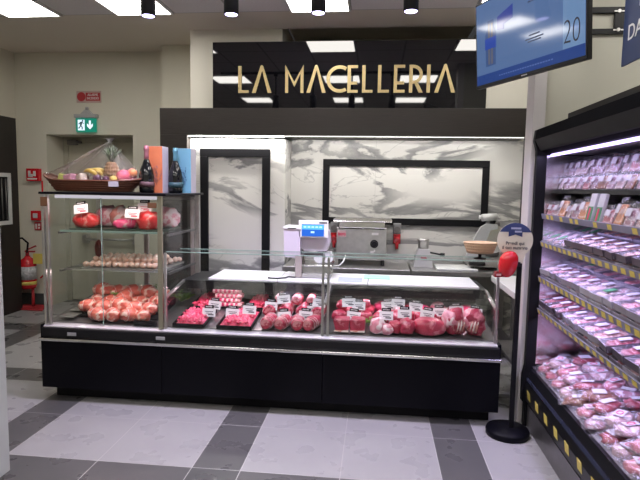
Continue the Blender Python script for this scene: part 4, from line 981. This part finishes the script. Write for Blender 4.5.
text('lettering','L',.105,LT,hs,facing(1.1935,2.705,2.60,-PI/2),.0008,None)
MB().cyl((1.2,2.75,3.0),(1.2,2.75,3.449),.003,n=6).cyl((1.2,1.9,3.0),(1.2,1.9,3.449),.003,n=6).build('hanging_wire',STEEL,hs)

# ------------------------------------------------------------------ wall fridge
YN,YF=2.16,3.945
fg=thing('wall_fridge','long black open wall fridge full of wrapped meat along the right','refrigerated cabinet',(1.55,2.7,0))
MB().prism([(1.105,.0),(1.105,.17),(1.085,.19),(1.085,.38),(1.10,.45),(1.10,1.98),(1.08,2.05),(1.088,2.125),(1.95,2.125),(1.95,0)],'Y',YF-.055,YF-.008).build('end_panel',BLACKM,fg)
MB().prism([(1.105,.0),(1.105,.17),(1.085,.19),(1.085,.38),(1.10,.45),(1.10,1.98),(1.08,2.05),(1.088,2.125),(1.95,2.125),(1.95,0)],'Y',YN-.045,YN-.001).build('end_panel',BLACKM,fg)
MB().box(1.125,1.90,YN,YF-.0625,.0,.17,.002).build('plinth',STEELD,fg)
MB().prism([(1.10,.17),(1.09,.20),(1.09,.32),(1.125,.415),(1.16,.425),(1.16,.17)],'X',0,0) if False else None
b=MB(); b.prism([(1.14,.172),(1.108,.20),(1.096,.29),(1.126,.40),(1.135,.43),(1.158,.43),(1.165,.36),(1.165,.172)],'Y',YN,YF-.0625); b.build('bumper',BLKP,fg)
MB().prism([(1.105,.285),(1.098,.29),(1.112,.335),(1.119,.332)],'Y',YN,YF-.0625).prism([(1.1135,.345),(1.107,.348),(1.113,.37),(1.12,.367)],'Y',YN,YF-.0625).build('bumper_stripe',mat('bumper_blue_black',(.035,.04,.07),.25),fg)
tub=MB().prism([(1.165,.36),(1.165,.415),(1.88,.52),(1.88,.36)],'Y',YN,YF-.0625).build('tub_floor',mat('fridge_floor',(.35,.34,.38),.4,.2),fg)
MB().box(1.88,1.93,YN,YF-.0625,.17,2.0).build('back_panel',mat('fridge_back',(.32,.31,.36),.4,.1,.05,30),fg)
MB().box(1.165,1.88,YF-.06250,YF-.0565,.47,1.95).build('mirror_liner',CHROME,fg)
MB().prism([(1.088,2.125),(1.08,2.06),(1.125,1.985),(1.17,1.965),(1.90,1.965),(1.90,2.125)],'Y',YN,YF-.056).build('canopy',mat('canopy_black',(.006,.006,.008),.6,spec=.3,ior=1.08),fg)
MB().prism([(1.0835,2.052),(1.078,2.058),(1.117,1.987),(1.127,1.982)],'Y',YN,YF-.057).build('canopy_grey_edge',mat('canopy_grey',(.035,.035,.037),.5,spec=.3,ior=1.15),fg)
MB().box(1.20,1.90,YN,3.62,2.126,2.20,.002).build('canopy_parapet',BLKP,fg)
MB().box(1.20,1.55,YN,YF-.07,1.955,1.964).build('canopy_lining',mat('lining_lilac',(.38,.35,.46),.5),fg)
MB().cyl((1.19,YN,1.950),(1.19,YF-.08,1.950),.010,n=10).build('light_tube',emis('fridge_tube',(.62,.50,1.0),3.0),fg)
for (xx,zz,e,tl) in ((1.13,1.95,3.0,-6),(1.20,1.295,3.2,32),(1.20,1.055,3.6,32),(1.20,.83,6.3,28),(1.22,1.495,2.7,32)):  # canopy tube's light, then unseen under-shelf lamps added to brighten the packs
    area('fridge_and_fill_lamp',(xx,(YN+YF)/2,zz),.05,YF-YN-.15,(0,math.radians(-tl),0),(.66,.57,1.0),e)
SHM=mat('shelf_dark',(.05,.05,.06),.4)
shelves=[(1.215,1.695,.014,False),(1.155,1.515,.030,True),(1.157,1.322,.030,True),(1.155,1.072,.034,True),(1.16,.848,.028,True)]
for k,(xf,z,h,rail) in enumerate(shelves):
    s=MB().box(xf+.008,1.80 if k else 1.62,YN,YF-.0625,z,z+.014).build('shelf',SHM,fg)
    if rail:
        MB().prism([(xf,z-.002),(xf-.008,z+h+.002),(xf,z+h+.004),(xf+.007,z)],'Y',YN,YF-.0625).build('price_rail',GREYL,s)
        r=random.Random(k); y=YF-.085
        b=0
        while y>YN+.05:
            if not (k==1 and r.random()<.45):
                MB().prism([(xf-.0015,z+.002),(xf-.0088,z+h-.001),(xf-.0095,z+h-.001),(xf-.0025,z+.001)],'Y',y-.048,y).build('price_label',YEL,s)
            y-=.088
    else:
        MB().box(xf,xf+.007,YN,YF-.0625,z-.004,z+.018).build('shelf_edge',BLKP,s)
bp=[o for o in fg.children if o.name.startswith('bumper')][0]
for k in range(8):
    y=3.80-.190*k
    MB().prism([(1.1015,.238),(1.0945,.300),(1.0925,.300),(1.0995,.238)],'Y',y-.062,y,0).build('price_label',YEL,bp)
MB().prism([(1.21,1.709),(1.21,1.712),(1.36,1.79),(1.36,1.709)],'Y',YN,YF-.07) if False else None
MB().box(1.285,1.60,YN,YF-.08,1.7095,1.80,.003).build('riser',SHM,fg)

# wrapped products
VIO=meat('lilac_pork',(.36,.14,.20),(.56,.32,.40),(.72,.62,.72),.35,26)
BRN=meat('brown_cured',(.20,.06,.04),(.36,.14,.09),(.7,.5,.4),.25,18)
PKM=meat('tray_mince_pink',(.40,.12,.11),(.58,.26,.22),(.72,.5,.45),.3,45,.4,.7)
DRD=meat('tray_dark_red',(.24,.015,.03),(.40,.05,.08),(.66,.36,.40),.22,16)
ORG_=meat('orange_cured',(.72,.25,.10),(.82,.42,.26),(.9,.7,.6),.3,18)
HAM=meat('pale_ham',(.46,.26,.28),(.64,.46,.50),(.78,.70,.74),.35,18)
PKP=meat('pack_pink',(.50,.12,.17),(.66,.28,.33),(.80,.62,.66),.32,20)
TRAYC=mat('clear_tray',(.32,.29,.36),.25); TRAYW=mat('white_tray',(.42,.40,.47),.4); TRAYD=mat('dark_tray',(.10,.08,.11),.35)
STK=mat('white_sticker',(.60,.58,.66),.45,0,.03); GREENP=mat('green_print',(.08,.28,.14),.5); REDST=mat('red_sticker_print',(.70,.05,.15),.5)
def reg(name):
    t=thing(name,None,None,(0,0,0),local=True); return t
PROT={}
def p_tray(key,mm,tm,seed,kind='cut',green=False):
    t=reg('meat_tray_pack'); w,d,h=.098,.072,.036     # x half, y half
    b=MB(); b.prism([(-w+.012,0),(w-.012,0),(w,h),(-w,h)],'Y',-d,-d+.004).prism([(-w+.012,0),(w-.012,0),(w,h),(-w,h)],'Y',d-.004,d)
    b.prism([(-d,0),(d,0),(d,h),(-d,h)],'X',-w,-w+.005).prism([(-d,0),(d,0),(d,h),(-d,h)],'X',w-.005,w).box(-w+.005,w-.005,-d+.004,d-.004,0,.004)
    b.build('tray_shell',tm,t)
    b=MB(); r=random.Random(seed)
    if kind=='cut':
        for q in range(4): b.blob((-.055+.037*q,r.uniform(-.006,.006),.022),(.03,.056,.015),seed*5+q,.2,2,2,0,Matrix.Rotation(0,4,'Z'),None,.9)
    else:
        b.sheet(lambda u,v:((u-.5)*2*(w-.01),(v-.5)*2*(d-.007),.008+min(1,7*min(u,1-u,v,1-v))*(.024+.012*noise.noise(Vector((u*14,v*10,seed))))),26,20)
    b.build('meat',mm,t)
    MB().sheet(lambda u,v:((u-.5)*2*w,(v-.5)*2*d,h+.0015+.006*math.sin(PI*u)*math.sin(PI*v)+.002*noise.noise(Vector((u*7,v*6,seed)))),14,12).build('film',FILM,t)
    x0=r.uniform(-.05,.0); MB().box(x0,x0+.062,-.03,.018,h+.0085,h+.0100,0).build('sticker',GREENP if green else STK,t)
    PROT[key]=t; return t
def p_vac(key,mm,seed,red=False,lx=.085,ly=.062):
    t=reg('vacuum_meat_pack')
    MB().blob((0,0,.026),(lx*.86,ly*.84,.026),seed,.18,2.2,3,0,None,None,.85).build('meat',mm,t)
    def fn(s_):
        return lambda u,v:((u-.5)*2*lx*1.12,(v-.5)*2*ly*1.16,.026+s_*(.028*(math.sin(PI*u)**.5)*(math.sin(PI*v)**.5))+.004*noise.noise(Vector((u*6,v*6,seed+s_))))
    MB().sheet(fn(1),14,12).sheet(fn(-1),14,12).build('film',FILMV,t)
    M=Matrix.Rotation(.15*(seed%5-2),4,'Z')
    sk=MB().box(-.035,.035,-.025,.025,.0565,.0575,0,0,M).build('sticker',STK,t)
    if red: MB().tube([tuple(M@Vector((.018*math.cos(a),.014*math.sin(a),.058))) for a in [2*PI*i/14 for i in range(15)]],.0025,5).build('stamp',REDST,sk)
    PROT[key]=t; return t
def p_stand(key,mm,seed,cardm=None,w=.052,h=.155,th=.032,tilt=.35):
    """upright pack leaning back, its face towards the aisle (-X)"""
    t=reg('sliced_meat_pack'); M=Matrix.Rotation(tilt,4,'Y')
    b=MB(); b.box(-.004,.012,-w*.88,w*.88,.012,h*.78,.006,0,M)
    for v in b.v: v.x+=.006*noise.noise(v*30+Vector((seed,0,0)))
    b.build('meat',mm,t)
    MB().sheet(lambda u,v:tuple(M@Vector((-.010-.014*math.sin(PI*u)*math.sin(PI*v)+.004*noise.noise(Vector((u*8,v*8,seed))),(u-.5)*2*w,v*h))),12,14).sheet(lambda u,v:tuple(M@Vector((.018,(u-.5)*2*w,v*h))),2,2).build('film',FILMV,t)
    MB().box(-.026,-.0245,-w*.5,w*.45,h*.42,h*.72,0,0,M).build('sticker',cardm or STK,t)
    PROT[key]=t; return t
p_tray('lilac',VIO,TRAYC,1); p_tray('lilac2',HAM,TRAYW,2,'mince'); p_tray('dred',DRD,TRAYD,3); p_tray('pmince',PKM,TRAYC,4,'mince'); p_tray('brown',PKM,TRAYD,5); p_tray('green',HAM,TRAYW,6,'cut',True); p_tray('pink',PKP,TRAYC,7)
p_vac('vpink',PKP,1,True); p_vac('vred',DRD,2); p_vac('vbrown',BRN,3,False,.10,.045); p_vac('vham',HAM,4,True); p_vac('vlil',VIO,5)
p_stand('sham',HAM,1); p_stand('slil',VIO,2); p_stand('sbrown',BRN,3); p_stand('sorange',ORG_,4); p_stand('spink',PKP,5)
def p_card():
    t=reg('tall_card_pack'); M=Matrix.Rotation(.2,4,'Y'); w,h=.04,.165
    MB().box(-.006,.012,-w,w,0,h,.002,0,M).build('carton',STK,t)
    MB().box(-.008,-.0062,-w+.004,w-.004,.01,h*.55,0,0,M).build('green_picture',GREENP,t)
    MB().box(-.0095,-.0082,-.010,.012,.015,h*.5,0,0,M).build('red_print',REDST,t)
    PROT['card']=t
p_card()
DESC={'lilac':'lilac pork tray','lilac2':'pale ham tray','dred':'dark red beef tray','pmince':'pink mince tray','brown':'brownish pink mince tray','green':'pale tray with green label','pink':'pink pork tray','vpink':'pink pack with red stamp','vred':'dark red beef pack','vbrown':'long brown sausage pack','vham':'pale ham pack, red stamp','vlil':'lilac pork pack','sham':'pale sliced ham pack','slil':'lilac sliced pack','sbrown':'brown cured pack','sorange':'orange cured pack','spink':'pink sliced pack','card':'white and green card pack'}
used=set()
def put(key,loc,rot,where,group):
    lab=f'{DESC[key]}, {where}'
    cat='meat pack'
    if key not in used: used.add(key); o=PROT[key]; o.location=loc; o.rotation_euler=rot
    else: o=dup(PROT[key],loc,rot)
    o['label']=lab; o['category']=cat; o['group']=group
    return o
rnd=random.Random(21)
J=lambda a:rnd.uniform(-a,a)
top=['sham','slil','sham','slil','spink','slil','sbrown','slil','sham','sbrown','slil','sbrown','sham']
for k in range(14):
    y=3.825-.112*k
    o=put(top[k%13],(1.238,y,1.7125),(0,0,J(.12)),f'{ORD[k+1]} from far end, front row, top fridge shelf','packs in front on the top fridge shelf'); o.scale=(.8,1,.72)
    o=put(top[(k*5+3)%13],(1.305,y+J(.02),1.8025),(0,0,J(.12)),f'{ORD[k+1]} from far end, raised rear row, top fridge shelf','packs behind on the top fridge shelf'); o.scale=(.8,1.05,.86)
sec=['spink','sham','sorange','sham','slil','sorange','card','card','spink','sorange','slil','sham']
for k in range(13):
    y=3.82-.116*k
    put(sec[k%12],(1.177,y,1.532),(0,0,J(.1)),f'{ORD[k+1]} from far end, front row, second fridge shelf','packs in front on the second fridge shelf')
    put('slil' if k%2 else 'spink',(1.30,y,1.532),(0,0,J(.1)),f'{ORD[k+1]} from far end, rear row, second fridge shelf','packs behind on the second fridge shelf')
rows3=['front','middle','rear']
for k in range(11):
    y=3.808-.146*k
    for c in range(2):
        if k>=3: put('pmince' if (k*3+c)%3 else 'brown',(1.262+.20*c+J(.006),y+J(.006),1.392+.048*c),(0,-.20,J(.14)),f'{ORD[k+1]} from far end, {["front","rear"][c]} row, upper layer, third fridge shelf','upper trays on the third fridge shelf')
        if k<3: key='green'; rot=(J(.05),-.40,J(.15)); z=1.368
        else: key='brown' if (k+c)%4 else 'pmince'; rot=(0,-.20,J(.06)); z=1.350
        put(key,(1.262+.20*c,y,z+(.048*c)),rot,f'{ORD[k+1]} from far end, {["front","rear"][c]} row, third fridge shelf','trays on the third fridge shelf')
    for c in range(3):
        key=['lilac','lilac2','pink','lilac','green','lilac2','lilac'][(k*3+c*2)%7]
        put(key,(1.262+.20*c,y,1.108+.042*c),(0,-.20,J(.08)),f'{ORD[k+1]} from far end, {rows3[c]} row, fourth fridge shelf','trays on the fourth fridge shelf')
        k2=['lilac2','lilac','pink','lilac2','lilac','green','pink'][(k*2+c*3)%7]
        put(k2,(1.266+.20*c+J(.006),y+J(.006),1.150+.042*c),(0,-.20,J(.16)),f'{ORD[k+1]} from far end, {rows3[c]} row, upper layer, fourth fridge shelf','upper trays on the fourth fridge shelf')
        k2=['dred','pink','lilac','dred','pmince','pink','dred'][(k*3+c*2)%7]
        put(k2,(1.266+.20*c+J(.006),y+J(.006),.924+.042*c),(0,-.20,J(.16)),f'{ORD[k+1]} from far end, {rows3[c]} row, upper layer, fifth fridge shelf','upper trays on the fifth fridge shelf')
        key=['dred','pink','dred','dred','lilac','pmince','dred'][(k*2+c*3)%7] if k>4 else ['pink','lilac','dred','pink'][(k+c)%4]
        put(key,(1.262+.20*c,y,.882+.042*c),(0,-.20,J(.08)),f'{ORD[k+1]} from far end, {rows3[c]} row, fifth fridge shelf','trays on the fifth fridge shelf')
rn=['first','second','third','fourth','fifth']
for k in range(11):
    y=3.805-.150*k
    for c in range(5):
        key=['vpink','vred','vham','vred','vlil','vbrown','vpink','vred'][(k*3+c*5+k//3)%8]
        x=1.238+.150*c
        o=put(key,(x+J(.008),y+J(.008),.425+(x-1.19)*.145+.006),(J(.08),-.12+J(.08),J(.35)),f'{ORD[k+1]} from far end, {rn[c]} row, floor of fridge tub','packs lying in the fridge tub'); o.scale=(1.05,1.1,1.1)
    for c in range(4):
        key=['vham','vbrown','vpink','vred','vlil','vham','vred'][(k*2+c*3)%7]
        x=1.30+.15*c
        o=put(key,(x+J(.012),y-.075+J(.01),.425+(x-1.19)*.145+.064),(J(.14),-.15+J(.1),J(.6)),f'{ORD[k+1]} from far end, {rn[c]} row, heaped on top, fridge tub','packs heaped on top in the fridge tub'); o.scale=(1.05,1.1,1.1)

# ------------------------------------------------------------------ world and view
w=bpy.data.worlds.new('world'); sc.world=w; w.use_nodes=True
w.node_tree.nodes['Background'].inputs[0].default_value=(.8,.8,.8,1); w.node_tree.nodes['Background'].inputs[1].default_value=.05
sc.view_settings.view_transform='Standard'; sc.view_settings.look='None'; sc.view_settings.gamma=1; sc.view_settings.exposure=0
sc.cycles.max_bounces=10; sc.cycles.transparent_max_bounces=32; sc.cycles.diffuse_bounces=4; sc.cycles.glossy_bounces=4
sc.cycles.caustics_reflective=False; sc.cycles.caustics_refractive=False; sc.cycles.sample_clamp_indirect=4
sc.cycles.use_denoising=True
